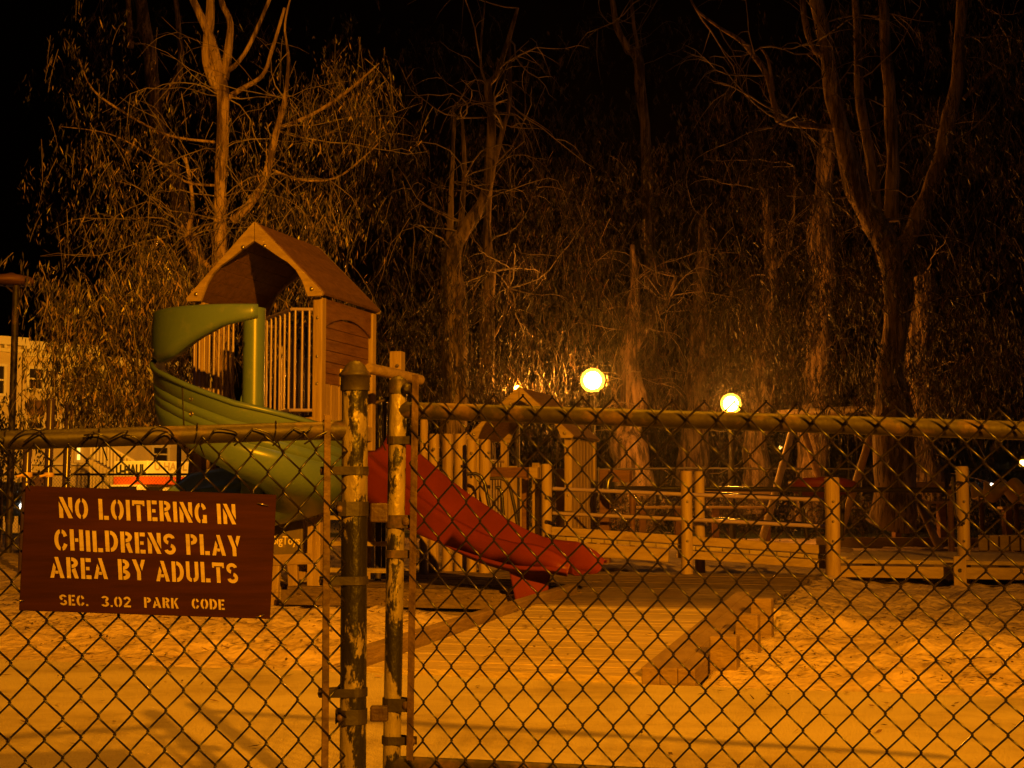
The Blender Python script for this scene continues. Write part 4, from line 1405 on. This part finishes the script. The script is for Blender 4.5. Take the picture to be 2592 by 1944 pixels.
# ------------------------------------------------------------------ trees
def limb(mb, pts, n=12, wob=0.0, seed=0):
    """pts: (world point, radius); resampled with a little waviness"""
    out, rr = [], []
    m = len(pts)
    for i in range(m - 1):
        sub = 6
        for k in range(sub):
            t = k / sub
            p0_, p1_ = Vector(pts[max(i - 1, 0)][0]), Vector(pts[i][0])
            p2_, p3_ = Vector(pts[i + 1][0]), Vector(pts[min(i + 2, m - 1)][0])
            p = 0.5 * ((2 * p1_) + (p2_ - p0_) * t + (2 * p0_ - 5 * p1_ + 4 * p2_ - p3_) * t * t + (3 * p1_ - p0_ - 3 * p2_ + p3_) * t ** 3)
            r_ = lerp(pts[i][1], pts[i + 1][1], t)
            p += Vector((mnoise.noise(p * 1.1 + Vector((seed, 0, 0))), mnoise.noise(p * 1.1 + Vector((0, seed, 5))), 0)) * r_ * 0.55
            out.append(p); rr.append(r_ * (1 + 0.16 * mnoise.noise(p * 2.3)))
    out.append(Vector(pts[-1][0])); rr.append(pts[-1][1])
    base = len(mb.v)
    mb.tube(out, rr, n)
    # ridged bark: push verts
    for i in range(base, base + len(out) * n):
        p = Vector(mb.v[i])
        k = (i - base) // n
        if k >= len(out): break
        off = (p - out[k])
        q = Vector((p.x * 5, p.y * 5, p.z * 1.1))
        mb.v[i] = tuple(out[k] + off * (1 + 0.20 * mnoise.noise(q + Vector((seed, 3, 0)))))
    return mb


def pxl(lst, d):
    """[(px, py, radius_px[, depth offset])] -> limb points"""
    return [(P(q[0], q[1], d + (q[3] if len(q) > 3 else 0)), q[2] * mpp(d)) for q in lst]


def foliage(name, m, parent, clusters, d, dd, leaf=(0.07, 0.15), wid=(0.012, 0.022), kind=None, twig=None, droop=0.75, clump=0.27, zmin=-9, grp=(3, 11)):
    """clusters: (px, py, rx_px, ry_px, n sprays); each spray is a hanging twig with leaves"""
    cs, ds, tw = [], [], MB()
    for (px, py, rx, ry, n) in clusters:
        c0, left = None, 0
        for _ in range(n):
            if left <= 0:
                a = random.uniform(0, 2 * math.pi); r_ = math.sqrt(random.random())
                c0 = P(px + rx * r_ * math.cos(a), py + ry * r_ * math.sin(a), d + random.uniform(-dd, dd))
                left = random.randint(*grp)
            left -= 1
            c = c0 + Vector((random.gauss(0, clump), random.gauss(0, clump), random.gauss(0, clump * .8)))
            ln = random.uniform(0.25, 0.8)
            dr = Vector((random.uniform(-1, 1), random.uniform(-1, 1), -random.uniform(0.3, 1.6))).normalized()
            k = random.randint(9, 17)
            pts = [c]
            for q in range(4):
                dr = (dr + Vector((0, 0, -0.22))).normalized()
                pts.append(pts[-1] + dr * ln / 4)
            if twig and random.random() < twig and pts[-1].z > zmin:
                tw.tube(pts, [0.006, 0.005, 0.004, 0.003, 0.002], 4, False)
            for q in range(k):
                s = random.random() * 3.999
                i = int(s)
                p = lerp(pts[i], pts[i + 1], s - i)
                cs.append((p.x + random.gauss(0, .035), p.y + random.gauss(0, .035), p.z - 0.04 + random.gauss(0, .03)))
                ds.append((random.gauss(0, .42), random.gauss(0, .42), -random.uniform(droop, 1.3)))
    cs = np.array(cs); ds = unit(np.array(ds))
    ok_ = cs[:, 2] > zmin
    cs, ds = cs[ok_], ds[ok_]
    n = len(cs)
    sd_ = unit(np.cross(ds, RNG.normal(0, 1, (n, 3))))
    vr_ = RNG.choice([0.6, 0.85, 1.0, 1.45], n)
    o = kites(cs, RNG.uniform(*leaf, n) * vr_, RNG.uniform(*wid, n) * vr_ ** .5, ds, sd_, name, m, parent)
    if kind: o['kind'] = kind
    if twig and tw.v:
        tw.build('twigs', M['twig'], parent)['kind'] = 'stuff'
    return o


def branchlets(mb, start, n, spread, ln, r0, up=0.5, seed=0):
    """curving thin side branches that fork"""
    rnd = random.Random(seed)
    for _ in range(n):
        p = Vector(rnd.choice(start))
        d = Vector((rnd.uniform(-1, 1) * spread, rnd.uniform(-1, 0.3) * spread, rnd.uniform(-0.4, 1) * up)).normalized()
        pts = [p]; L_ = rnd.uniform(0.5, 1) * ln
        for k in range(8):
            d = (d + Vector((rnd.uniform(-.45, .45), rnd.uniform(-.45, .45), rnd.uniform(-.42, .34)))).normalized()
            pts.append(pts[-1] + d * L_ / 8)
        r_ = r0 * rnd.uniform(0.5, 1)
        mb.tube(pts, [r_ * (1 - 0.8 * k / 8) for k in range(9)], 5, False)
        for _2 in range(3):
            q = rnd.randint(2, 7)
            d2 = (d + Vector((rnd.uniform(-1, 1), rnd.uniform(-1, 1), rnd.uniform(-.8, .8)))).normalized()
            p2 = [pts[q]]
            for k in range(4):
                d2 = (d2 + Vector((rnd.uniform(-.3, .3), rnd.uniform(-.3, .3), rnd.uniform(-.35, .2)))).normalized()
                d2.z -= 0.16
                p2.append(p2[-1] + d2 * L_ / 11)
            mb.tube(p2, [r_ * .5, r_ * .4, r_ * .3, r_ * .2, r_ * .1], 4, False)


# --- left eucalyptus behind the tall tower
DA = 19.5
ta = thing('eucalyptus_tree', 'lit eucalyptus with pale forked trunk rising behind the tall tower roof', 'tree', (P(575, 1300, DA).x, DA, 0), 'eucalyptus trees')
mb = MB()
limb(mb, pxl([(590, 1420, 34), (575, 1100, 30), (560, 800, 21), (560, 640, 18), (556, 480, 16), (562, 330, 15), (566, 245, 16), (560, 190, 14), (535, 100, 11), (480, -20, 9), (430, -160, 7)], DA), 14, seed=1)
limb(mb, pxl([(560, 230, 13), (540, 205, 14), (525, 140, 13), (532, 40, 11), (525, -120, 9)], DA), 12, seed=2)
limb(mb, pxl([(568, 200, 12), (575, 150, 12), (585, 60, 9), (562, 0, 7), (555, -90, 6)], DA), 10, seed=3)
limb(mb, pxl([(570, 250, 9), (610, 225, 8), (665, 190, 6), (690, 120, 5), (720, 20, 4)], DA), 8, seed=4)
limb(mb, pxl([(568, 185, 9), (600, 160, 7), (635, 105, 6), (690, -20, 5)], DA), 8, seed=5)
limb(mb, pxl([(590, 560, 12), (640, 510, 11), (675, 440, 10), (700, 330, 8), (720, 250, 6), (730, 150, 4.5), (722, 60, 3), (745, -40, 1.5)], DA), 10, seed=6)
limb(mb, pxl([(705, 325, 6), (790, 290, 5), (880, 230, 4), (960, 160, 2)], DA), 7, seed=7)
limb(mb, pxl([(690, 430, 4), (760, 455, 3.5), (850, 450, 3), (930, 390, 2.2), (960, 360, 1.4)], DA), 6, seed=8)
limb(mb, pxl([(555, 700, 9), (480, 620, 8), (488, 520, 6), (470, 400, 4)], DA), 8, seed=9)
limb(mb, pxl([(556, 470, 4), (470, 460, 3), (390, 400, 2.4), (280, 340, 1.6), (150, 320, 1)], DA), 6, seed=10)
limb(mb, pxl([(545, 360, 4), (420, 340, 3.4), (290, 270, 3.4), (230, 220, 2.6), (200, 150, 1.6)], DA), 6, seed=11)
limb(mb, pxl([(560, 1200, 14), (440, 1100, 10), (330, 960, 7), (250, 900, 5)], DA - 1), 8, seed=12)
mb.build('trunk', M['bark_lit'], ta)
mb = MB()
st_ = [P(x, y, DA) for x, y in ((560, 640), (562, 500), (640, 510), (675, 440), (700, 330), (560, 380), (480, 600), (568, 245), (720, 250), (560, 560))]
branchlets(mb, st_, 40, 1.0, 2.2, 0.013, 0.8, 5)
mb.build('branches', M['twig'], ta)
foliage('foliage', M['leaf'], ta, [(470, 600, 300, 280, 260), (330, 420, 230, 260, 130), (770, 420, 190, 260, 240), (870, 230, 110, 110, 130), (560, 120, 420, 180, 110), (400, 780, 220, 190, 110), (720, 740, 120, 160, 200), (440, 690, 90, 70, 90), (760, 560, 90, 80, 90), (650, 620, 70, 60, 60), (380, 560, 80, 60, 60), (250, 330, 90, 60, 50)], DA + 0.6, 1.6, leaf=(0.05, 0.12), wid=(0.010, 0.018), twig=0.35, zmin=1.8, grp=(4, 14))

tlow = thing('young_eucalyptus', 'leafy low eucalyptus drooping in front of the pale houses at left', 'tree', (P(330, 1300, 16.8).x, 17.5, 0), 'eucalyptus trees')
mb = MB()
limb(mb, pxl([(492, 1420, 14), (489, 1230, 12), (484, 1120, 10), (400, 1000, 7), (300, 880, 5), (200, 800, 3)], 17.5), 8, seed=31)
limb(mb, pxl([(400, 1030, 5), (300, 1010, 4), (200, 960, 2.4), (120, 940, 1.4)], 17.5), 6, seed=32)
limb(mb, pxl([(380, 1000, 5), (360, 850, 4), (330, 720, 2)], 17.5), 6, seed=33)
mb.build('trunk', M['bark'], tlow)
foliage('foliage', M['leaf'], tlow, [(330, 880, 150, 170, 300), (215, 785, 95, 110, 150), (140, 735, 40, 50, 36), (420, 1000, 80, 100, 170), (280, 990, 90, 80, 110), (135, 985, 40, 40, 50), (210, 950, 70, 50, 70), (390, 700, 100, 100, 120), (440, 1060, 50, 40, 70)], 17.5, 0.9, leaf=(0.07, 0.15), wid=(0.013, 0.024), twig=0.4, zmin=1.66, clump=0.2)

# --- centre and right trees: trunks given in photo pixels at their own depth
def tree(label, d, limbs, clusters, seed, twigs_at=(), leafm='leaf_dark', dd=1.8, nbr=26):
    x, y = limbs[0][0][0], limbs[0][0][1]
    t = thing('eucalyptus_tree', label, 'tree', (P(x, 1300, d).x, d, terr(P(x, 1300, d).x, d)), 'eucalyptus trees')
    mb = MB()
    for i, l in enumerate(limbs):
        limb(mb, pxl(l, d), 12 if l[0][2] > 8 else 7, seed=seed + i)
    mb.build('trunk', M['bark_lit' if seed == 81 else 'bark'], t)
    if nbr:
        mb = MB()
        pts = [P(q[0], q[1], d) for l in limbs for q in l[1:]]
        branchlets(mb, pts, nbr, 1.0, 2.6, 0.02, 0.7, seed)
        mb.build('branches', M['twig'], t)
    if clusters:
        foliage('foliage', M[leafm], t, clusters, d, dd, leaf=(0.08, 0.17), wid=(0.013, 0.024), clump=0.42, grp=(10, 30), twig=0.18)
    return t


tree('dark many-stemmed eucalyptus standing between the tall tower and the bright lamp', 27,
     [[(1150, 1330, 34), (1148, 1000, 32), (1145, 760, 30), (1150, 640, 27), (1175, 590, 19), (1220, 510, 15), (1240, 430, 14), (1245, 300, 12), (1235, 220, 10), (1260, 180, 8), (1310, 20, 4)],
      [(1135, 640, 12), (1140, 540, 8), (1143, 460, 6), (1150, 300, 4)], [(1155, 640, 9), (1165, 560, 8), (1175, 450, 6), (1170, 300, 4)],
      [(1243, 430, 8), (1275, 330, 7), (1290, 250, 5), (1290, 100, 3)], [(1235, 220, 4), (1215, 150, 3), (1230, -20, 2)]],
     [(1120, 480, 260, 380, 420), (1040, 800, 160, 160, 330), (1100, 950, 180, 90, 330)], 41, nbr=30)
tree('slim eucalyptus with flaking lit bark just left of the bright lamp', 28.5,
     [[(1240, 1330, 20), (1235, 1000, 19), (1232, 800, 18), (1240, 700, 15), (1235, 620, 12), (1240, 480, 8), (1250, 250, 5)],
      [(1245, 860, 5), (1275, 800, 4), (1287, 730, 3), (1290, 680, 1.5)]],
     [(1400, 560, 260, 260, 420), (1300, 900, 130, 130, 230)], 61, nbr=20)
tree('huge dark eucalyptus at right with a wide fork of four heavy limbs', 25,
     [[(2262, 1330, 60), (2262, 1000, 42), (2262, 820, 30), (2255, 700, 30), (2235, 620, 32), (2180, 500, 29), (2130, 360, 24), (2110, 250, 21), (2080, 60, 18), (2050, -80, 15)],
      [(2265, 640, 20), (2320, 570, 22), (2355, 470, 21), (2385, 370, 20), (2415, 240, 18), (2430, 100, 15), (2440, -60, 12)],
      [(2225, 560, 14), (2210, 440, 14), (2190, 330, 13), (2175, 200, 12), (2170, 60, 10), (2160, -80, 8)],
      [(2262, 560, 17), (2262, 430, 17), (2258, 280, 16), (2245, 120, 13), (2235, -60, 10)],
      [(2125, 325, 11), (2060, 318, 9), (1980, 308, 9), (1965, 280, 8), (1940, 190, 7), (1880, 110, 6), (1820, 70, 4), (1760, 20, 3), (1740, -40, 2)],
      [(2090, 145, 10), (2060, 120, 9), (2040, 60, 8), (2030, -40, 7)],
      [(2440, 250, 6), (2500, 190, 5), (2560, 140, 3.5), (2620, 60, 2)],
      [(1960, 230, 4), (1945, 150, 4), (1925, 120, 3)]],
     [(2150, 780, 300, 200, 620), (2480, 500, 180, 420, 560), (2000, 500, 220, 300, 420), (2300, 120, 330, 160, 280), (2420, 900, 200, 150, 420)], 81, nbr=46)
tree('stout eucalyptus with a broad lit trunk just right of the brighter globe lamp', 36,
     [[(1598, 1320, 62), (1596, 1200, 50), (1590, 1080, 42), (1590, 960, 34), (1596, 840, 22), (1606, 720, 12), (1600, 620, 6)],
      [(1610, 880, 10), (1660, 800, 8), (1690, 760, 6), (1710, 700, 4)]],
     [(1600, 620, 330, 260, 560), (1460, 760, 200, 170, 420), (1750, 830, 180, 150, 360)], 101, nbr=26)
tree('thick furrowed eucalyptus trunk under the right-hand globe lamp', 40,
     [[(1770, 1310, 48), (1768, 1200, 40), (1766, 1090, 34), (1760, 950, 28), (1775, 780, 20), (1780, 560, 13)]],
     [(1850, 700, 260, 240, 480)], 111, nbr=14)
tree('broad furrowed eucalyptus trunk left of the swing legs', 37,
     [[(1918, 1310, 44), (1920, 1200, 36), (1925, 1100, 32), (1930, 950, 26), (1950, 700, 20), (1950, 600, 14), (1930, 480, 10)],
      [(1950, 690, 8), (1990, 640, 7), (2010, 540, 5), (2010, 420, 3)]],
     [(1960, 900, 180, 150, 420)], 121, nbr=14)
tree('dim eucalyptus trunk framed inside the swing legs', 35,
     [[(2060, 1320, 48), (2060, 1200, 40), (2062, 1090, 36), (2070, 900, 30), (2080, 620, 34), (2085, 480, 26), (2090, 330, 18)]],
     [(2080, 900, 150, 130, 300)], 131, nbr=12)
tree('massive dark eucalyptus trunk at the foot of the right swing leg', 33,
     [[(2345, 1330, 66), (2340, 1200, 54), (2335, 1090, 46), (2330, 950, 36), (2340, 700, 26)]],
     [(2350, 930, 140, 120, 260), (2560, 950, 120, 140, 260)], 141, nbr=8)
tree('shadowy eucalyptus high on the left behind the lit one', 40,
     [[(585, 1300, 26), (560, 900, 24), (455, 520, 22), (394, 280, 19), (378, 130, 17), (350, -30, 15)], [(400, 250, 9), (455, 170, 8), (450, 60, 7), (440, -60, 6)],
      [(330, 120, 8), (320, -60, 7)]],
     [(400, 200, 320, 260, 300), (150, 280, 150, 240, 130)], 151, nbr=10)
tree('slender dim eucalyptus leaning at the upper middle', 47,
     [[(1660, 1300, 20), (1655, 900, 17), (1640, 500, 15), (1620, 170, 14), (1590, 120, 11), (1560, 60, 8), (1540, -60, 6)], [(1622, 170, 6), (1605, 60, 5), (1590, -60, 4)]],
     [(1600, 280, 320, 260, 330), (1300, 150, 250, 180, 160)], 161, nbr=24)

# far wood: one leafy mass behind everything
bgm = thing('tmp', '', '', (0, 0, 0))
bpy.data.objects.remove(bgm)
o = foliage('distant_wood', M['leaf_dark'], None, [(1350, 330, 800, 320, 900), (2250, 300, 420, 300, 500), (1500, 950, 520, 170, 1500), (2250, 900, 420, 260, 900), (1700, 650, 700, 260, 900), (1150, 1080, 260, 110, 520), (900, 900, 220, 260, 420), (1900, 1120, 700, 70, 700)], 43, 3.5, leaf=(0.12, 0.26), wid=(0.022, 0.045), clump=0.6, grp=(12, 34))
tag(o, kind='stuff')
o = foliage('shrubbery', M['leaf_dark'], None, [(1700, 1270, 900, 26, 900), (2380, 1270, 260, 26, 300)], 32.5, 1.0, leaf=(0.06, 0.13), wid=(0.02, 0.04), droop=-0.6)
tag(o, kind='stuff')
bush = thing('bush', 'dark round bush at the left edge before the pale house', 'bush', (P(0, 1250, 24).x, 24, 0))
mb = MB(); limb(mb, pxl([(0, 1400, 6), (0, 1250, 5), (-5, 1120, 3)], 24), 6); mb.build('trunk', M['bark'], bush)
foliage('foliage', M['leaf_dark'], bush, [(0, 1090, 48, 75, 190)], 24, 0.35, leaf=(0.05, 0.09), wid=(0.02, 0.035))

# ------------------------------------------------------------------ houses across the street
def house(px0, px1, ytop, d0, d1, label, wins, cornice=True):
    a = P(px0, 1260, d0); b_ = P(px1, 1260, d1)
    a.z = b_.z = -1.2
    zt = P(0, ytop, d0).z
    rt = (b_ - a).normalized()
    nn = Vector((rt.y, -rt.x, 0))
    if nn.y > 0: nn = -nn
    t = thing('terraced_house', label, 'house', (a + b_) / 2, 'pale houses across the street')
    Lh = (b_ - a).length
    c = (a + b_) / 2
    MB().box(c - nn * 4 + ZV * ((zt + 1.2) / 2), rt * Lh / 2, nn * 4, ZV * ((zt + 1.2) / 2)).build('wall', M['cream'], t)
    if cornice:
        mb = MB()
        mb.box(Vector((c.x, c.y, zt - 0.15)) + nn * 0.25, rt * (Lh / 2 + .05), nn * 0.25, ZV * 0.18)
        mb.box(Vector((c.x, c.y, zt - 0.55)) + nn * 0.12, rt * (Lh / 2 + .02), nn * 0.12, ZV * 0.08)
        k = 0.2
        while k < Lh:
            mb.box(a + rt * k + ZV * (zt + 1.2 - 0.40) + nn * 0.17, rt * 0.06, nn * 0.16, ZV * 0.07)
            k += 0.45
        mb.build('cornice', M['trim'], t)
    o_ = Vector((0, 0, CAMZ))

    def hit(px, py):
        r = ray(px, py)
        return o_ + r * ((a - o_).dot(nn) / r.dot(nn))
    for (x0, y0, x1, y1, kind) in wins:
        p, q = hit(x0, y0), hit(x1, y1)
        w_ = abs((q - p).dot(rt)); h_ = abs(q.z - p.z)
        cc_ = (p + q) / 2
        fr_ = MB()
        fw = 0.12
        if kind == 'band':
            MB().box(cc_ + nn * 0.1, rt * w_ / 2, nn * 0.1, ZV * h_ / 2).build('belt_course', M['trim'], t)
            continue
        if kind == 'panel':
            MB().box(cc_ + nn * 0.03, rt * w_ / 2, nn * 0.03, ZV * h_ / 2).build('panel', M['brown'], t)
            continue
        for s in (-1, 1):
            fr_.box(cc_ + rt * s * (w_ / 2) + nn * 0.05, rt * fw / 2, nn * 0.055, ZV * (h_ / 2 + fw / 2 - .001))
            fr_.box(cc_ + ZV * s * (h_ / 2) + nn * 0.055, rt * (w_ / 2 + fw * .7), nn * 0.06, ZV * fw / 2)
        fr_.box(cc_ + nn * 0.04, rt * w_ / 2, nn * 0.03, ZV * 0.035)
        f_o = fr_.build('window', M['trim'], t)
        MB().box(cc_ + nn * 0.012, rt * w_ / 2, nn * 0.01, ZV * h_ / 2).build('pane', M['lit_window'] if kind == 'lit' else M['glass'], f_o)
    return t


house(-120, 47, 846, 62, 64, 'pale house with one tall white-framed window at the left edge', [(-60, 920, 10, 1000, 'w'), (-60, 1010, 30, 1020, 'band')])
house(50, 226, 866, 64, 66, 'pale flat-fronted house with cornice and narrow upper windows above the indigo posts',
      [(70, 930, 108, 988, 'w'), (128, 935, 146, 985, 'w'), (152, 937, 170, 988, 'w'), (68, 1012, 112, 1052, 'panel'), (68, 1066, 106, 1108, 'w'), (132, 1062, 150, 1104, 'w'), (52, 1172, 224, 1178, 'band'), (190, 1128, 205, 1168, 'lit'), (60, 1195, 110, 1236, 'panel'), (178, 925, 212, 990, 'w')])
h3 = house(228, 560, 905, 66, 70, 'pale house with outside steps and white balustrade behind the truck',
      [(250, 985, 300, 1050, 'w'), (340, 985, 390, 1050, 'w'), (440, 985, 490, 1050, 'w'), (385, 1130, 425, 1170, 'w'), (250, 1090, 330, 1110, 'w')])
# outside stair
stt = MB(); bal = MB()
for k in range(12):
    p = P(243 + k * 8.5, 1142 + k * 4.8, 62.5)
    stt.box(Vector((p.x, 62.5, (p.z - 1.2) / 2 - 0.3)), Vector((.085, 0, 0)), Vector((0, 0.7, 0)), ZV * ((p.z + 1.2) / 2 - .1))
    bal.box(Vector((p.x, 61.8, p.z + .15)), Vector((.035, 0, 0)), Vector((0, .035, 0)), ZV * .42)
bal.beam(P(240, 1110, 61.8), P(342, 1168, 61.8), 0.1, 0.09)
stt.build('stair', M['cream'], h3)
bal.build('balustrade', M['trim'], h3)

# ------------------------------------------------------------------ removal truck
tc = P(372, 1260, 56.5)
zg = -0.62
truck = thing('box_truck', 'white and orange removal truck parked across the street under a lamp', 'truck', (tc.x, tc.y, zg))
fx = Vector((-math.cos(rad(38)), math.sin(rad(38)) * 0.25, 0)); 
front_r = Vector((math.cos(rad(32)), -math.sin(rad(32)), 0))      # along the truck's front face, image left to right
sidev = Vector((math.sin(rad(32)), math.cos(rad(32)), 0))         # from front to rear, image rightwards
corner = Vector((tc.x, tc.y, 0))          # front right-hand vertical edge of the box, in the picture's middle
W_t, L_t = 1.85, 5.6
ztop_t = P(0, 1166, tc.y).z


def tbox(a0, a1, s0, s1, z0, z1):
    c = corner + front_r * ((a0 + a1) / 2) + sidev * ((s0 + s1) / 2) + ZV * ((z0 + z1) / 2)
    return (c, front_r * (a1 - a0) / 2, sidev * (s1 - s0) / 2, ZV * (z1 - z0) / 2)


z1_ = P(0, 1206, tc.y).z
MB().box(*tbox(-W_t, 0, 0, L_t, z1_ , ztop_t)).build('box_body', M['truckwhite'], truck, bevel=0.03)
z0_ = P(0, 1226, tc.y).z
MB().box(*tbox(-W_t, 0.006, 0.9, L_t, z0_, z1_ - 0.003)).build('stripe', M['truckorange'], truck, bevel=0.01)
MB().box(*tbox(-W_t, 0.006, -0.006, 0.88, z0_, z1_ - 0.003)).build('stripe', M['truckorange'], truck, bevel=0.01)
MB().box(*tbox(-W_t + .03, -0.03, 1.4, L_t - .03, zg + .45, z0_ - .003)).build('lower_body', M['truckwhite'], truck)
cb = MB(); cb.box(*tbox(-W_t + .1, -.1, -.35, 1.35, zg + .45, z0_ - .004))
cab = cb.build('cab', M['truckwhite'], truck, bevel=0.1)
MB().box(*tbox(-W_t + .2, -.2, -.37, -.30, z0_ - .75, z0_ - .08)).build('windscreen', M['glass'], cab)
MB().box(*tbox(-.16, -.09, .1, .9, z0_ - .72, z0_ - .1)).build('side_window', M['glass'], cab)
hb_ = MB(); hb_.box(*tbox(-W_t + .15, -.15, -1.1, -.36, zg + .4, zg + 1.15)); hb_.build('bonnet', M['truckwhite'], truck, bevel=0.1)
for s in (-.7, 3.9):
    for a in (-.22, -W_t + .22):
        MB().lathe(corner + front_r * (a - .14) + sidev * s + ZV * (zg + .42), [(.42, 0), (.42, .28)], 20, front_r).build('wheel', M['rubber'], truck)
text_mesh('U-HAUL', 'front_lettering', M['darktext'], corner - front_r * (W_t - .12) - sidev * 0.0 + ZV * (z1_ + .10), front_r, ZV, 0.36, W_t - .2, truck, 0.05)
text_mesh('U-HAUL', 'side_lettering', M['palelogo'], corner + sidev * .35 + front_r * 0.0 + ZV * (z1_ + .26), sidev, ZV, 0.3, 1.75, truck, 0.03)
mb = MB()
lc = corner + sidev * 2.5 + front_r * 0.006 + ZV * (z1_ + .38)
for rr in (.14, .22, .3):
    mb.tube([lc + sidev * rr * math.cos(rad(a)) + ZV * rr * math.sin(rad(a)) for a in range(-30, 181, 15)], .014, 5)
mb.build('logo', M['palelogo'], truck)


# ------------------------------------------------------------------ cars
def car(px, py, d, yaw, label, lit=True, paint='carpaint'):
    c = P(px, py, d)
    zg_ = c.z - 0.62
    t = thing('parked_car', label, 'car', (c.x, d, zg_), 'cars beyond the far fence')
    fwd = Vector((math.cos(yaw), math.sin(yaw), 0)); rt = Vector((fwd.y, -fwd.x, 0))
    o_ = Vector((c.x, d, zg_)) - fwd * 2.0
    prof_ = [(-2.1, .35), (2.05, .3), (2.1, .62), (1.95, .78), (1.0, .92), (.35, 1.38), (-1.0, 1.42), (-1.75, .98), (-2.1, .9)]
    MB().prism([o_ + fwd * x + ZV * z - rt * .82 for x, z in prof_], rt * 1.64).build('body', M[paint], t, bevel=0.08)
    wp = [(.95, .95), (.32, 1.33), (-.95, 1.36), (-1.6, .98)]
    for s in (-1, 1):
        MB().prism([o_ + fwd * x + ZV * z + rt * s * .835 for x, z in wp], rt * s * .01).build('side_window', M['glass'], t)
    MB().hexa(*[[o_ + fwd * (x + e) + ZV * z + rt * s * .7 for (x, z, s) in ((1.0, .96, -1), (1.0, .96, 1), (.4, 1.36, 1), (.4, 1.36, -1))] for e in (0, .04)]).build('windscreen', M['glass'], t)
    for x in (-1.3, 1.35):
        for s in (-1, 1):
            w_ = MB().lathe(o_ + fwd * x + rt * s * .62 + ZV * .32, [(.32, 0), (.33, .05), (.33, .18), (.3, .22)], 18, rt * s).build('wheel', M['rubber'], t)
            MB().lathe(o_ + fwd * x + rt * s * .85 + ZV * .32, [(.19, 0), (.17, .01)], 14, rt * s).build('rim', M['bolt'], w_)
    for s in (-1, 1):
        MB().lathe(o_ + fwd * 2.04 + rt * s * .58 + ZV * .62, [(.10, 0), (.11, .05), (.07, .09), (.01, .1)], 12, fwd).build('headlight', M['headlight'] if lit else M['glass'], t)
    return t


car(8, 1281, 46, rad(-62), 'dark car with one bright white headlight at the left edge below the rail')
car(2475, 1228, 60, rad(-95), 'car with lit headlights beyond the fence, right of the far post')
car(1990, 1255, 52, rad(180), 'dark parked car beyond the fence near the swing legs', False)

# ------------------------------------------------------------------ thin volume added to give the lamps a glow
hm = bpy.data.materials.new('glow_haze')
hm.use_nodes = True
hn = hm.node_tree
hn.nodes.remove(hn.nodes['Principled BSDF'])
pv = hn.nodes.new('ShaderNodeVolumePrincipled')
pv.inputs['Color'].default_value = (0.9, 0.9, 0.9, 1)
pv.inputs['Density'].default_value = 0.00045
pv.inputs['Anisotropy'].default_value = 0.93
hn.links.new(pv.outputs[0], hn.nodes['Material Output'].inputs['Volume'])
tag(MB().box((0, 40, 7), (70, 0, 0), (0, 60, 0), (0, 0, 9.5)).build('glow_haze', hm), kind='stuff')
